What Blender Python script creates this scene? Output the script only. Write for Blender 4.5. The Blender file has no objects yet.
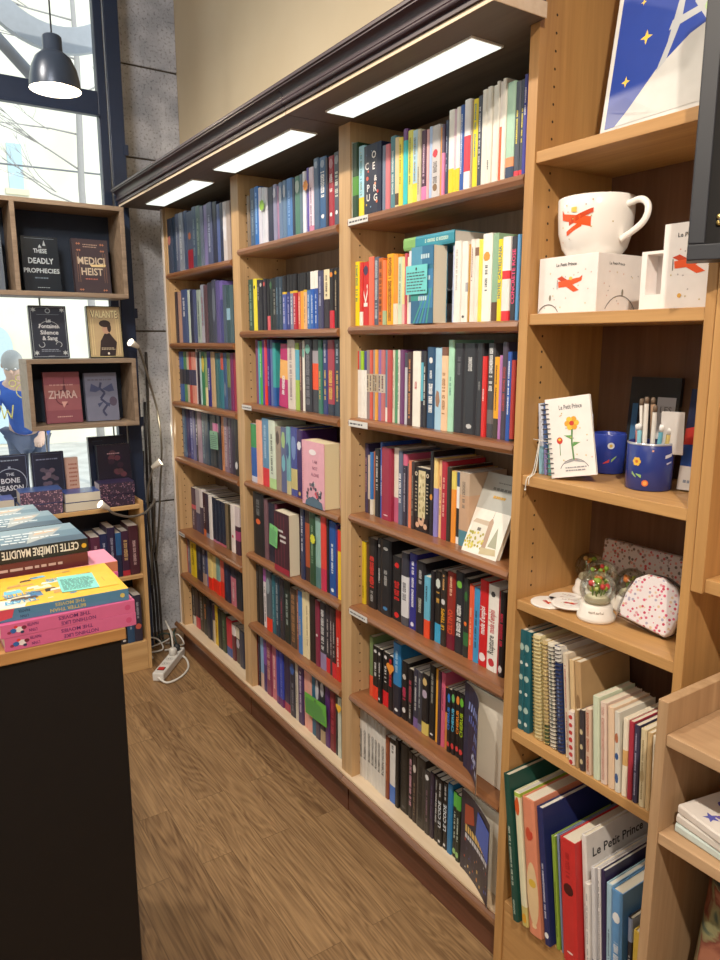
import bpy, bmesh, math, random
from mathutils import Matrix, Vector
random.seed(7)
C = bpy.context.scene.collection
R = math.radians

# ------------------------------------------------------------------ materials
def lin(h):
    h = h.lstrip('#')
    o = []
    for i in (0, 2, 4):
        c = int(h[i:i+2], 16) / 255.0
        o.append(c / 12.92 if c <= 0.04045 else ((c + 0.055) / 1.055) ** 2.4)
    return (o[0], o[1], o[2], 1.0)

_m = {}
def mat(hexc, rough=0.5, metal=0.0, spec=0.4, var=0.10, emit=0.0, coat=0.0):
    """plain coloured procedural material with a faint noise variation"""
    key = ('p', hexc, rough, metal, spec, var, emit, coat)
    if key in _m: return _m[key]
    m = bpy.data.materials.new('paint_' + hexc); m.use_nodes = True
    nt = m.node_tree; b = nt.nodes['Principled BSDF']
    tc = nt.nodes.new('ShaderNodeTexCoord')
    n = nt.nodes.new('ShaderNodeTexNoise'); n.inputs['Scale'].default_value = 35; n.inputs['Detail'].default_value = 3
    nt.links.new(tc.outputs['Object'], n.inputs['Vector'])
    mx = nt.nodes.new('ShaderNodeMix'); mx.data_type = 'RGBA'
    c = lin(hexc)
    mx.inputs['A'].default_value = tuple(x * (1 - var) for x in c[:3]) + (1,)
    mx.inputs['B'].default_value = tuple(min(1, x * (1 + var)) for x in c[:3]) + (1,)
    nt.links.new(n.outputs['Fac'], mx.inputs['Factor'])
    nt.links.new(mx.outputs['Result'], b.inputs['Base Color'])
    b.inputs['Roughness'].default_value = rough; b.inputs['Metallic'].default_value = metal
    b.inputs['Specular IOR Level'].default_value = spec
    b.inputs['Coat Weight'].default_value = coat
    if emit:
        b.inputs['Emission Color'].default_value = c; b.inputs['Emission Strength'].default_value = emit
    _m[key] = m
    return m

def bookm(h): return mat(h, 0.42, 0, 0.4, 0.12)

def wood(name, a, b_, axis='z', rough=0.45, scale=1.0, coat=0.0, contrast=1.0):
    key = ('w', name)
    if key in _m: return _m[key]
    m = bpy.data.materials.new(name); m.use_nodes = True
    nt = m.node_tree; b = nt.nodes['Principled BSDF']
    tc = nt.nodes.new('ShaderNodeTexCoord'); mp = nt.nodes.new('ShaderNodeMapping')
    s = {'x': (1.2, 22, 22), 'y': (22, 1.2, 22), 'z': (22, 22, 1.2)}[axis]
    mp.inputs['Scale'].default_value = tuple(v * scale for v in s)
    nt.links.new(tc.outputs['Object'], mp.inputs['Vector'])
    n = nt.nodes.new('ShaderNodeTexNoise'); n.inputs['Scale'].default_value = 1.6; n.inputs['Detail'].default_value = 6
    n.inputs['Distortion'].default_value = 0.6
    nt.links.new(mp.outputs['Vector'], n.inputs['Vector'])
    n2 = nt.nodes.new('ShaderNodeTexNoise'); n2.inputs['Scale'].default_value = 9; n2.inputs['Detail'].default_value = 3
    nt.links.new(mp.outputs['Vector'], n2.inputs['Vector'])
    ad = nt.nodes.new('ShaderNodeMath'); ad.operation = 'MULTIPLY_ADD'
    ad.inputs[1].default_value = 0.3; nt.links.new(n2.outputs['Fac'], ad.inputs[0]); nt.links.new(n.outputs['Fac'], ad.inputs[2])
    r = nt.nodes.new('ShaderNodeValToRGB'); r.color_ramp.elements[0].position = 0.42; r.color_ramp.elements[1].position = 0.86
    r.color_ramp.elements[0].color = lin(a); r.color_ramp.elements[1].color = lin(b_)
    nt.links.new(ad.outputs[0], r.inputs['Fac']); nt.links.new(r.outputs['Color'], b.inputs['Base Color'])
    bp = nt.nodes.new('ShaderNodeBump'); bp.inputs['Strength'].default_value = 0.06; bp.inputs['Distance'].default_value = 0.002
    nt.links.new(n2.outputs['Fac'], bp.inputs['Height']); nt.links.new(bp.outputs['Normal'], b.inputs['Normal'])
    b.inputs['Roughness'].default_value = rough; b.inputs['Coat Weight'].default_value = coat; b.inputs['Coat Roughness'].default_value = 0.25
    b.inputs['Specular IOR Level'].default_value = 0.35
    _m[key] = m
    return m

def pages_mat(hexc='e6dcc6'):
    key = ('pg', hexc)
    if key in _m: return _m[key]
    m = bpy.data.materials.new('paper_' + hexc); m.use_nodes = True
    nt = m.node_tree; b = nt.nodes['Principled BSDF']
    tc = nt.nodes.new('ShaderNodeTexCoord')
    w = nt.nodes.new('ShaderNodeTexWave'); w.bands_direction = 'Y'; w.inputs['Scale'].default_value = 260; w.inputs['Distortion'].default_value = 1.5
    nt.links.new(tc.outputs['Object'], w.inputs['Vector'])
    mx = nt.nodes.new('ShaderNodeMix'); mx.data_type = 'RGBA'
    c = lin(hexc)
    mx.inputs['A'].default_value = tuple(x * 0.82 for x in c[:3]) + (1,); mx.inputs['B'].default_value = c
    nt.links.new(w.outputs['Fac'], mx.inputs['Factor']); nt.links.new(mx.outputs['Result'], b.inputs['Base Color'])
    b.inputs['Roughness'].default_value = 0.85
    _m[key] = m
    return m

def speck(name, base, dots, scale=60, thr=0.28, rough=0.5):
    """cloth or card printed with scattered coloured dots"""
    key = ('s', name)
    if key in _m: return _m[key]
    m = bpy.data.materials.new(name); m.use_nodes = True
    nt = m.node_tree; b = nt.nodes['Principled BSDF']
    tc = nt.nodes.new('ShaderNodeTexCoord')
    v = nt.nodes.new('ShaderNodeTexVoronoi'); v.inputs['Scale'].default_value = scale
    nt.links.new(tc.outputs['Object'], v.inputs['Vector'])
    sep = nt.nodes.new('ShaderNodeSeparateColor'); nt.links.new(v.outputs['Color'], sep.inputs['Color'])
    r = nt.nodes.new('ShaderNodeValToRGB'); r.color_ramp.interpolation = 'CONSTANT'
    el = r.color_ramp.elements
    el[0].color = lin(dots[0]); el[0].position = 0
    el[1].color = lin(dots[1 % len(dots)]); el[1].position = 1.0 / len(dots)
    for i in range(2, len(dots)):
        e = el.new(i / len(dots)); e.color = lin(dots[i])
    nt.links.new(sep.outputs[0], r.inputs['Fac'])
    lt = nt.nodes.new('ShaderNodeMath'); lt.operation = 'LESS_THAN'; lt.inputs[1].default_value = thr
    nt.links.new(v.outputs['Distance'], lt.inputs[0])
    mx = nt.nodes.new('ShaderNodeMix'); mx.data_type = 'RGBA'; mx.inputs['A'].default_value = lin(base)
    nt.links.new(lt.outputs[0], mx.inputs['Factor']); nt.links.new(r.outputs['Color'], mx.inputs['B'])
    nt.links.new(mx.outputs['Result'], b.inputs['Base Color']); b.inputs['Roughness'].default_value = rough
    _m[key] = m
    return m

def glassy(name, tint='ffffff', gloss=0.08, rough=0.02):
    """thin clear pane: mostly see-through with a Fresnel reflection"""
    key = ('g', name)
    if key in _m: return _m[key]
    m = bpy.data.materials.new(name); m.use_nodes = True
    nt = m.node_tree; nt.nodes.clear()
    o = nt.nodes.new('ShaderNodeOutputMaterial'); t = nt.nodes.new('ShaderNodeBsdfTransparent'); t.inputs['Color'].default_value = lin(tint)
    g = nt.nodes.new('ShaderNodeBsdfGlossy'); g.inputs['Roughness'].default_value = rough
    f = nt.nodes.new('ShaderNodeLayerWeight'); f.inputs['Blend'].default_value = gloss + 0.15
    mt = nt.nodes.new('ShaderNodeMath'); mt.operation = 'MULTIPLY_ADD'; mt.inputs[1].default_value = 0.6; mt.inputs[2].default_value = gloss * 0.4
    nt.links.new(f.outputs['Fresnel'], mt.inputs[0])
    mx = nt.nodes.new('ShaderNodeMixShader'); nt.links.new(mt.outputs[0], mx.inputs['Fac'])
    nt.links.new(t.outputs[0], mx.inputs[1]); nt.links.new(g.outputs[0], mx.inputs[2]); nt.links.new(mx.outputs[0], o.inputs['Surface'])
    _m[key] = m
    return m

def glow(name, hexc, s):
    m = bpy.data.materials.new(name); m.use_nodes = True
    nt = m.node_tree; b = nt.nodes['Principled BSDF']
    b.inputs['Base Color'].default_value = lin('f4f2ea')
    b.inputs['Emission Color'].default_value = lin(hexc); b.inputs['Emission Strength'].default_value = s
    return m

# ------------------------------------------------------------------ mesh builder
class MB:
    def __init__(s): s.v = []; s.f = []; s.m = []; s.mats = []; s.sm = []
    def mi(s, m):
        if m not in s.mats: s.mats.append(m)
        return s.mats.index(m)
    def face(s, pts, m, smooth=False):
        k = len(s.v); s.v += [tuple(p) for p in pts]; s.f.append(tuple(range(k, k + len(pts)))); s.m.append(s.mi(m)); s.sm.append(smooth)
    def box(s, x0, y0, z0, x1, y1, z1, m, M=None):
        x0, x1 = min(x0, x1), max(x0, x1); y0, y1 = min(y0, y1), max(y0, y1); z0, z1 = min(z0, z1), max(z0, z1)
        P = [Vector(p) for p in ((x0,y0,z0),(x1,y0,z0),(x1,y1,z0),(x0,y1,z0),(x0,y0,z1),(x1,y0,z1),(x1,y1,z1),(x0,y1,z1))]
        if M: P = [M @ p for p in P]
        k = len(s.v); s.v += [tuple(p) for p in P]
        for q in ((0,3,2,1),(4,5,6,7),(0,1,5,4),(1,2,6,5),(2,3,7,6),(3,0,4,7)):
            s.f.append(tuple(k + i for i in q)); s.m.append(s.mi(m)); s.sm.append(False)
        return s
    def loft(s, rings, m, closed=True, cap=True, smooth=True):
        k = len(s.v); n = len(rings[0]); i = s.mi(m)
        for r in rings: s.v += [tuple(p) for p in r]
        for a in range(len(rings) - 1):
            for b in range(n if closed else n - 1):
                c = (b + 1) % n
                s.f.append((k + a*n + b, k + a*n + c, k + (a+1)*n + c, k + (a+1)*n + b)); s.m.append(i); s.sm.append(smooth)
        if cap:
            s.f.append(tuple(k + b for b in reversed(range(n)))); s.m.append(i); s.sm.append(False)
            q = k + (len(rings) - 1) * n
            s.f.append(tuple(q + b for b in range(n))); s.m.append(i); s.sm.append(False)
        return s
    def lathe(s, prof, m, c=(0,0,0), n=24, cap=True, smooth=True, M=None):
        rings = []
        for r, z in prof:
            ring = [Vector((c[0] + r*math.cos(2*math.pi*i/n), c[1] + r*math.sin(2*math.pi*i/n), c[2] + z)) for i in range(n)]
            if M: ring = [M @ p for p in ring]
            rings.append(ring)
        return s.loft(rings, m, True, cap, smooth)
    def tube(s, path, r, m, n=8, cap=True):
        path = [Vector(p) for p in path]; rings = []; up = Vector((0.31, 0.21, 0.93)).normalized()
        for i, p in enumerate(path):
            t = (path[min(i+1, len(path)-1)] - path[max(i-1, 0)]).normalized()
            a = t.cross(up)
            if a.length < 1e-4: a = t.cross(Vector((1,0,0)))
            a.normalize(); b = t.cross(a).normalized()
            rr = r[i] if isinstance(r, (list, tuple)) else r
            rings.append([p + (a*math.cos(2*math.pi*j/n) + b*math.sin(2*math.pi*j/n))*rr for j in range(n)])
        return s.loft(rings, m, True, cap, True)
    def ball(s, c, r, m, n=16, k=10, sc=(1,1,1), M=None):
        prof = [(max(1e-4, math.sin(math.pi*i/k)), -math.cos(math.pi*i/k)) for i in range(k+1)]
        rings = []
        for q, z in prof:
            ring = [Vector((c[0] + r*sc[0]*q*math.cos(2*math.pi*i/n), c[1] + r*sc[1]*q*math.sin(2*math.pi*i/n), c[2] + r*sc[2]*z)) for i in range(n)]
            if M: ring = [M @ p for p in ring]
            rings.append(ring)
        return s.loft(rings, m, True, True, True)
    def extrude_y(s, prof, y0, y1, m, smooth=False):
        return s.loft([[(x, y0, z) for x, z in prof], [(x, y1, z) for x, z in prof]], m, True, True, smooth)
    def mesh(s, name):
        me = bpy.data.meshes.new(name); me.from_pydata(s.v, [], s.f)
        for m in s.mats: me.materials.append(m)
        me.polygons.foreach_set('material_index', s.m); me.polygons.foreach_set('use_smooth', s.sm)
        me.update(); bm = bmesh.new(); bm.from_mesh(me); bmesh.ops.recalc_face_normals(bm, faces=bm.faces); bm.to_mesh(me); bm.free()
        return me
    def build(s, name, parent=None, bevel=0, raw=False):
        if raw:
            me = bpy.data.meshes.new(name); me.from_pydata(s.v, [], s.f)
            for m in s.mats: me.materials.append(m)
            me.polygons.foreach_set('material_index', s.m); me.update()
        else: me = s.mesh(name)
        o = bpy.data.objects.new(name, me); C.objects.link(o)
        if parent: o.parent = parent
        if bevel:
            b = o.modifiers.new('edge', 'BEVEL'); b.width = bevel; b.segments = 2; b.limit_method = 'ANGLE'; b.angle_limit = R(40)
        return o

def spline(pts, n=8):
    P = [Vector(p) for p in pts]; out = []
    for i in range(len(P) - 1):
        a, b, c, d = P[max(i-1,0)], P[i], P[i+1], P[min(i+2, len(P)-1)]
        for k in range(n):
            t = k / n
            out.append(0.5*((2*b) + (c-a)*t + (2*a-5*b+4*c-d)*t*t + (3*b-a-3*c+d)*t**3))
    out.append(P[-1]); return out

_t = {}
def text_geo(s):
    """flat triangles/polys of a word in the built-in font, centred, cap height about 0.7"""
    if s in _t: return _t[s]
    cu = bpy.data.curves.new('lettering', 'FONT'); cu.body = s; cu.align_x = 'CENTER'; cu.resolution_u = 2; cu.offset = 0.018
    o = bpy.data.objects.new('lettering', cu); C.objects.link(o)
    bpy.context.view_layer.update()
    me = bpy.data.meshes.new_from_object(o)
    V = [(v.co.x, v.co.y) for v in me.vertices]; F = [tuple(p.vertices) for p in me.polygons]
    bpy.data.objects.remove(o); bpy.data.curves.remove(cu); bpy.data.meshes.remove(me)
    xs = [v[0] for v in V]; ys = [v[1] for v in V]
    cx = (min(xs)+max(xs))/2; cy = (min(ys)+max(ys))/2
    g = ([(x-cx, y-cy) for x, y in V], F, max(xs)-min(xs), max(ys)-min(ys)); _t[s] = g
    return g

class Deco(MB):
    """flat printed shapes on a plane: origin o, axes u,v (metres), each new layer sits a hair in front"""
    def __init__(s, o, u, v, step=0.00002):
        MB.__init__(s); s.o = Vector(o); s.u = Vector(u).normalized(); s.w = Vector(v).normalized(); s.n = s.u.cross(s.w).normalized(); s.k = 1; s.step = step
    def P(s, a, b): return s.o + s.u*a + s.w*b + s.n*(0.0002 + s.step*s.k)
    def poly(s, pts, m): s.face([s.P(*p) for p in pts], m); s.k += 1; return s
    def rect(s, a, b, c, d, m): return s.poly([(a,b),(c,b),(c,d),(a,d)], m)
    def ell(s, a, b, ra, rb, m, n=20, rot=0, t0=0, t1=360):
        pts = []
        for i in range(n + (0 if t1-t0 == 360 else 1)):
            t = R(t0 + (t1-t0)*i/n); x = ra*math.cos(t); y = rb*math.sin(t)
            pts.append((a + x*math.cos(rot) - y*math.sin(rot), b + x*math.sin(rot) + y*math.cos(rot)))
        return s.poly(pts, m)
    def ring(s, a, b, r0, r1, m, n=24, t0=0, t1=360):
        for i in range(n):
            p = R(t0 + (t1-t0)*i/n); q = R(t0 + (t1-t0)*(i+1)/n)
            s.face([s.P(a+r0*math.cos(p), b+r0*math.sin(p)), s.P(a+r1*math.cos(p), b+r1*math.sin(p)), s.P(a+r1*math.cos(q), b+r1*math.sin(q)), s.P(a+r0*math.cos(q), b+r0*math.sin(q))], m)
        s.k += 1; return s
    def line(s, pts, w, m):
        for (x0,y0),(x1,y1) in zip(pts, pts[1:]):
            d = math.hypot(x1-x0, y1-y0) or 1; nx, ny = -(y1-y0)/d*w/2, (x1-x0)/d*w/2
            s.face([s.P(x0+nx,y0+ny), s.P(x0-nx,y0-ny), s.P(x1-nx,y1-ny), s.P(x1+nx,y1+ny)], m)
        s.k += 1; return s
    def star(s, a, b, r, m, k=5, q=0.42, rot=90):
        return s.poly([(a + r*(1 if i%2==0 else q)*math.cos(R(rot+180*i/k)), b + r*(1 if i%2==0 else q)*math.sin(R(rot+180*i/k))) for i in range(2*k)], m)
    def text(s, t, a, b, h, m, w=None, rot=0):
        V, F, tw, th = text_geo(t); k = h/0.70
        kx = k
        if w: kx = w/tw
        c, q = math.cos(R(rot)), math.sin(R(rot)); base = len(s.v)
        for x, y in V:
            X, Y = x*kx, y*k; s.v.append(tuple(s.P(a + X*c - Y*q, b + X*q + Y*c)))
        i = s.mi(m)
        for f in F: s.f.append(tuple(base+j for j in f)); s.m.append(i); s.sm.append(False)
        s.k += 1; return s
    def scribble(s, a0, b0, a1, b1, rows, m, seed=1):
        """rows of tiny word-like dashes, for print too small to read"""
        rr = random.Random(seed); h = (b1-b0)/rows
        for r in range(rows):
            x = a0; y = b1 - (r+0.75)*h; end = a1 - rr.random()*0.25*(a1-a0)
            while x < end:
                l = (a1-a0)*(0.05 + rr.random()*0.13); s.face([s.P(x,y), s.P(min(x+l,a1),y), s.P(min(x+l,a1),y+h*0.4), s.P(x,y+h*0.4)], m); x += l + (a1-a0)*0.03
        s.k += 1; return s
    def build(s, name, parent=None, **k): return MB.build(s, name, parent, raw=True)

def thing(name, label, cat, loc=(0,0,0), rot=(0,0,0), group=None):
    o = bpy.data.objects.new(name, None); C.objects.link(o); o.empty_display_size = 0.05
    o.location = loc; o.rotation_euler = rot; o['label'] = label; o['category'] = cat
    if group: o['group'] = group
    return o
def tag(o, label, cat, group=None, kind=None):
    o['label'] = label; o['category'] = cat
    if group: o['group'] = group
    if kind: o['kind'] = kind
    return o
def struct(o, label=None):
    o['kind'] = 'structure'
    if label: o['label'] = label
    return o

NAMED = {'black':'161618','charcoal':'36383e','grey':'8c8c90','white':'efece6','cream':'ecdcb8','navy':'1e2c58','blue':'2c5cae','light blue':'84b0dc','slate blue':'56688c','teal':'2a7078','turquoise':'3ab4b8','dark green':'26442e','green':'3f9450','lime green':'a4cc3a','mint green':'a8d8c0','olive':'8a8848','yellow':'f2d028','orange':'ee8c2c','coral':'ee6848','peach':'f0b890','salmon':'e49c88','red':'d42428','dark red':'86202c','maroon':'5c1e34','pink':'dc78a8','rose':'c4606c','purple':'5a3488','dark purple':'34224c','lilac':'a094cc','brown':'6a4632','dark brown':'33241e','tan':'b8946c','taupe':'8e7c70','pale grey':'c8c8cc'}
def cname(h):
    c = [int(h[i:i+2],16) for i in (0,2,4)]; best = None
    for n, q in NAMED.items():
        d = [int(q[i:i+2],16) for i in (0,2,4)]
        e = 2*(c[0]-d[0])**2 + 4*(c[1]-d[1])**2 + 3*(c[2]-d[2])**2
        if best is None or e < best[0]: best = (e, n)
    return best[1]
ORD = ['','first','second','third','fourth','fifth','sixth','seventh','eighth','ninth','tenth','eleventh','twelfth','thirteenth','fourteenth','fifteenth','sixteenth','seventeenth','eighteenth','nineteenth','twentieth']
def ordinal(i, n):
    """place in a row of n counted from the nearer end"""
    if i == 1: return 'leftmost'
    if i == n: return 'rightmost'
    j = n + 1 - i
    return (ORD[i] + ' from left') if i <= j else (ORD[j] + ' from right')

# ------------------------------------------------------------------ books
def book_meshes(w, h, d, col, bands=(), marks=(), blobs=(), texts=(), seed=0, page='e6dcc6', hard=False):
    """cover, page block and lettering; spine on x=0 facing -x, thickness 0..w along y, height along z"""
    rr = random.Random(seed); cm = bookm(col); t = min(0.0016, w*0.12)
    mb = MB()
    cuts = sorted(set([0.0, 1.0] + [min(1,max(0,f)) for b in bands for f in b[:2]]))
    rnd = min(0.0022, w*0.18)
    ys = [0, w*0.2, w*0.8, w]; xs = [rnd, 0, 0, rnd]
    for z0, z1 in zip(cuts, cuts[1:]):
        mid = (z0+z1)/2; m = cm
        for b in bands:
            if b[0] <= mid <= b[1]: m = bookm(b[2])
        for i in range(3):
            mb.face([(xs[i],ys[i],z0*h),(xs[i],ys[i],z1*h),(xs[i+1],ys[i+1],z1*h),(xs[i+1],ys[i+1],z0*h)], m)
        # the side boards carry the same bands
        mb.face([(rnd,0,z0*h),(rnd,0,z1*h),(d,0,z1*h),(d,0,z0*h)], m)
        mb.face([(rnd,w,z0*h),(d,w,z0*h),(d,w,z1*h),(rnd,w,z1*h)], m)
    for z in (0, h):
        for y0, y1 in ((0, t), (w-t, w)):
            mb.face([(rnd,y0,z),(d,y0,z),(d,y1,z),(rnd,y1,z)], cm)
        mb.face([(rnd,0,z),(0,w*0.2,z),(0,w*0.8,z),(rnd,w,z),(rnd+0.002,w-t,z),(rnd+0.002,t,z)], cm)
    for y0, y1 in ((0, t), (w-t, w)):
        mb.face([(d,y0,0),(d,y1,0),(d,y1,h),(d,y0,h)], cm)
        yi = t if y0 == 0 else w-t
        mb.face([(rnd+0.002,yi,0),(d,yi,0),(d,yi,h),(rnd+0.002,yi,h)], cm)
    # printed dashes standing in for lettering too small to read
    for big, f0, f1, hx in marks:
        m = bookm(hx); z = f0*h; tw = w*(0.5 if big else 0.3); yc = w*0.5
        while z < f1*h:
            l = 0.0014 + rr.random()*0.0030
            if rr.random() < 0.85:
                q = tw*(0.75 + 0.25*rr.random())
                z1 = min(z+l, f1*h)
                mb.face([(-0.0003,yc-q/2,z),(-0.0003,yc-q/2,z1),(-0.0003,yc+q/2,z1),(-0.0003,yc+q/2,z)], m)
                if l > 0.0032:
                    mb.face([(-0.0005,yc-q/5,z+l*0.3),(-0.0005,yc-q/5,z+l*0.7),(-0.0005,yc+q/4,z+l*0.7),(-0.0005,yc+q/4,z+l*0.3)], cm)
            z += l + 0.0009
    for f0, f1, hx in blobs:
        m = bookm(hx); zc = (f0+f1)/2*h; rz = (f1-f0)/2*h; ry = min(w*0.4, max(rz, w*0.25))
        n = rr.choice((6, 8, 10)); off = rr.random()
        mb.face([(-0.0004, w/2 + ry*math.cos(2*math.pi*(i+off)/n)*(0.8+0.2*rr.random()), zc + rz*math.sin(2*math.pi*(i+off)/n)*(0.8+0.2*rr.random())) for i in range(n)], m)
    pb = MB(); pm = pages_mat(page); e = 0.0 if not hard else 0.003
    pb.box(rnd+0.0022, t, 0.0008+e, d-0.0015-e, w-t, h-0.0008-e, pm)
    td = None
    if texts:
        td = Deco((-0.0003, 0, 0), (0,0,1), (0,1,0))
        for f0, f1, hx, s in texts:
            td.text(s, (f0+f1)/2*h, w*0.5, w*0.56, bookm(hx), w=(f1-f0)*h)
    return mb, pb, td

def parse(ex):
    bands, marks, blobs, texts, o = [], [], [], [], {}
    for e in ex:
        if not e: continue
        k = e[0]
        if k in 'bmMf' and ':' in e:
            rng, hx = e[1:].split(':'); f0, f1 = rng.split('-'); f0, f1 = float(f0), float(f1)
            if k == 'b': bands.append((f0, f1, hx))
            elif k == 'f': blobs.append((f0, f1, hx))
            else: marks.append((k == 'M', f0, f1, hx))
        elif k == 'T':
            rng, hx, s = e[1:].split(':'); f0, f1 = rng.split('-'); texts.append((float(f0), float(f1), hx, s))
        elif k == 'A': o['art'] = e[2:]
        elif k in 'olp': o[k] = e[1:] if k == 'p' else float(e[1:])
    return bands, marks, blobs, texts, o

SIDE = {3: 'near tall bookcase', 2: 'middle tall bookcase', 1: 'far tall bookcase'}
SHELF = {1: 'top shelf', 2: 'second shelf', 3: 'third shelf', 4: 'fourth shelf', 5: 'fifth shelf', 6: 'sixth shelf', 7: 'bottom shelf'}

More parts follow.
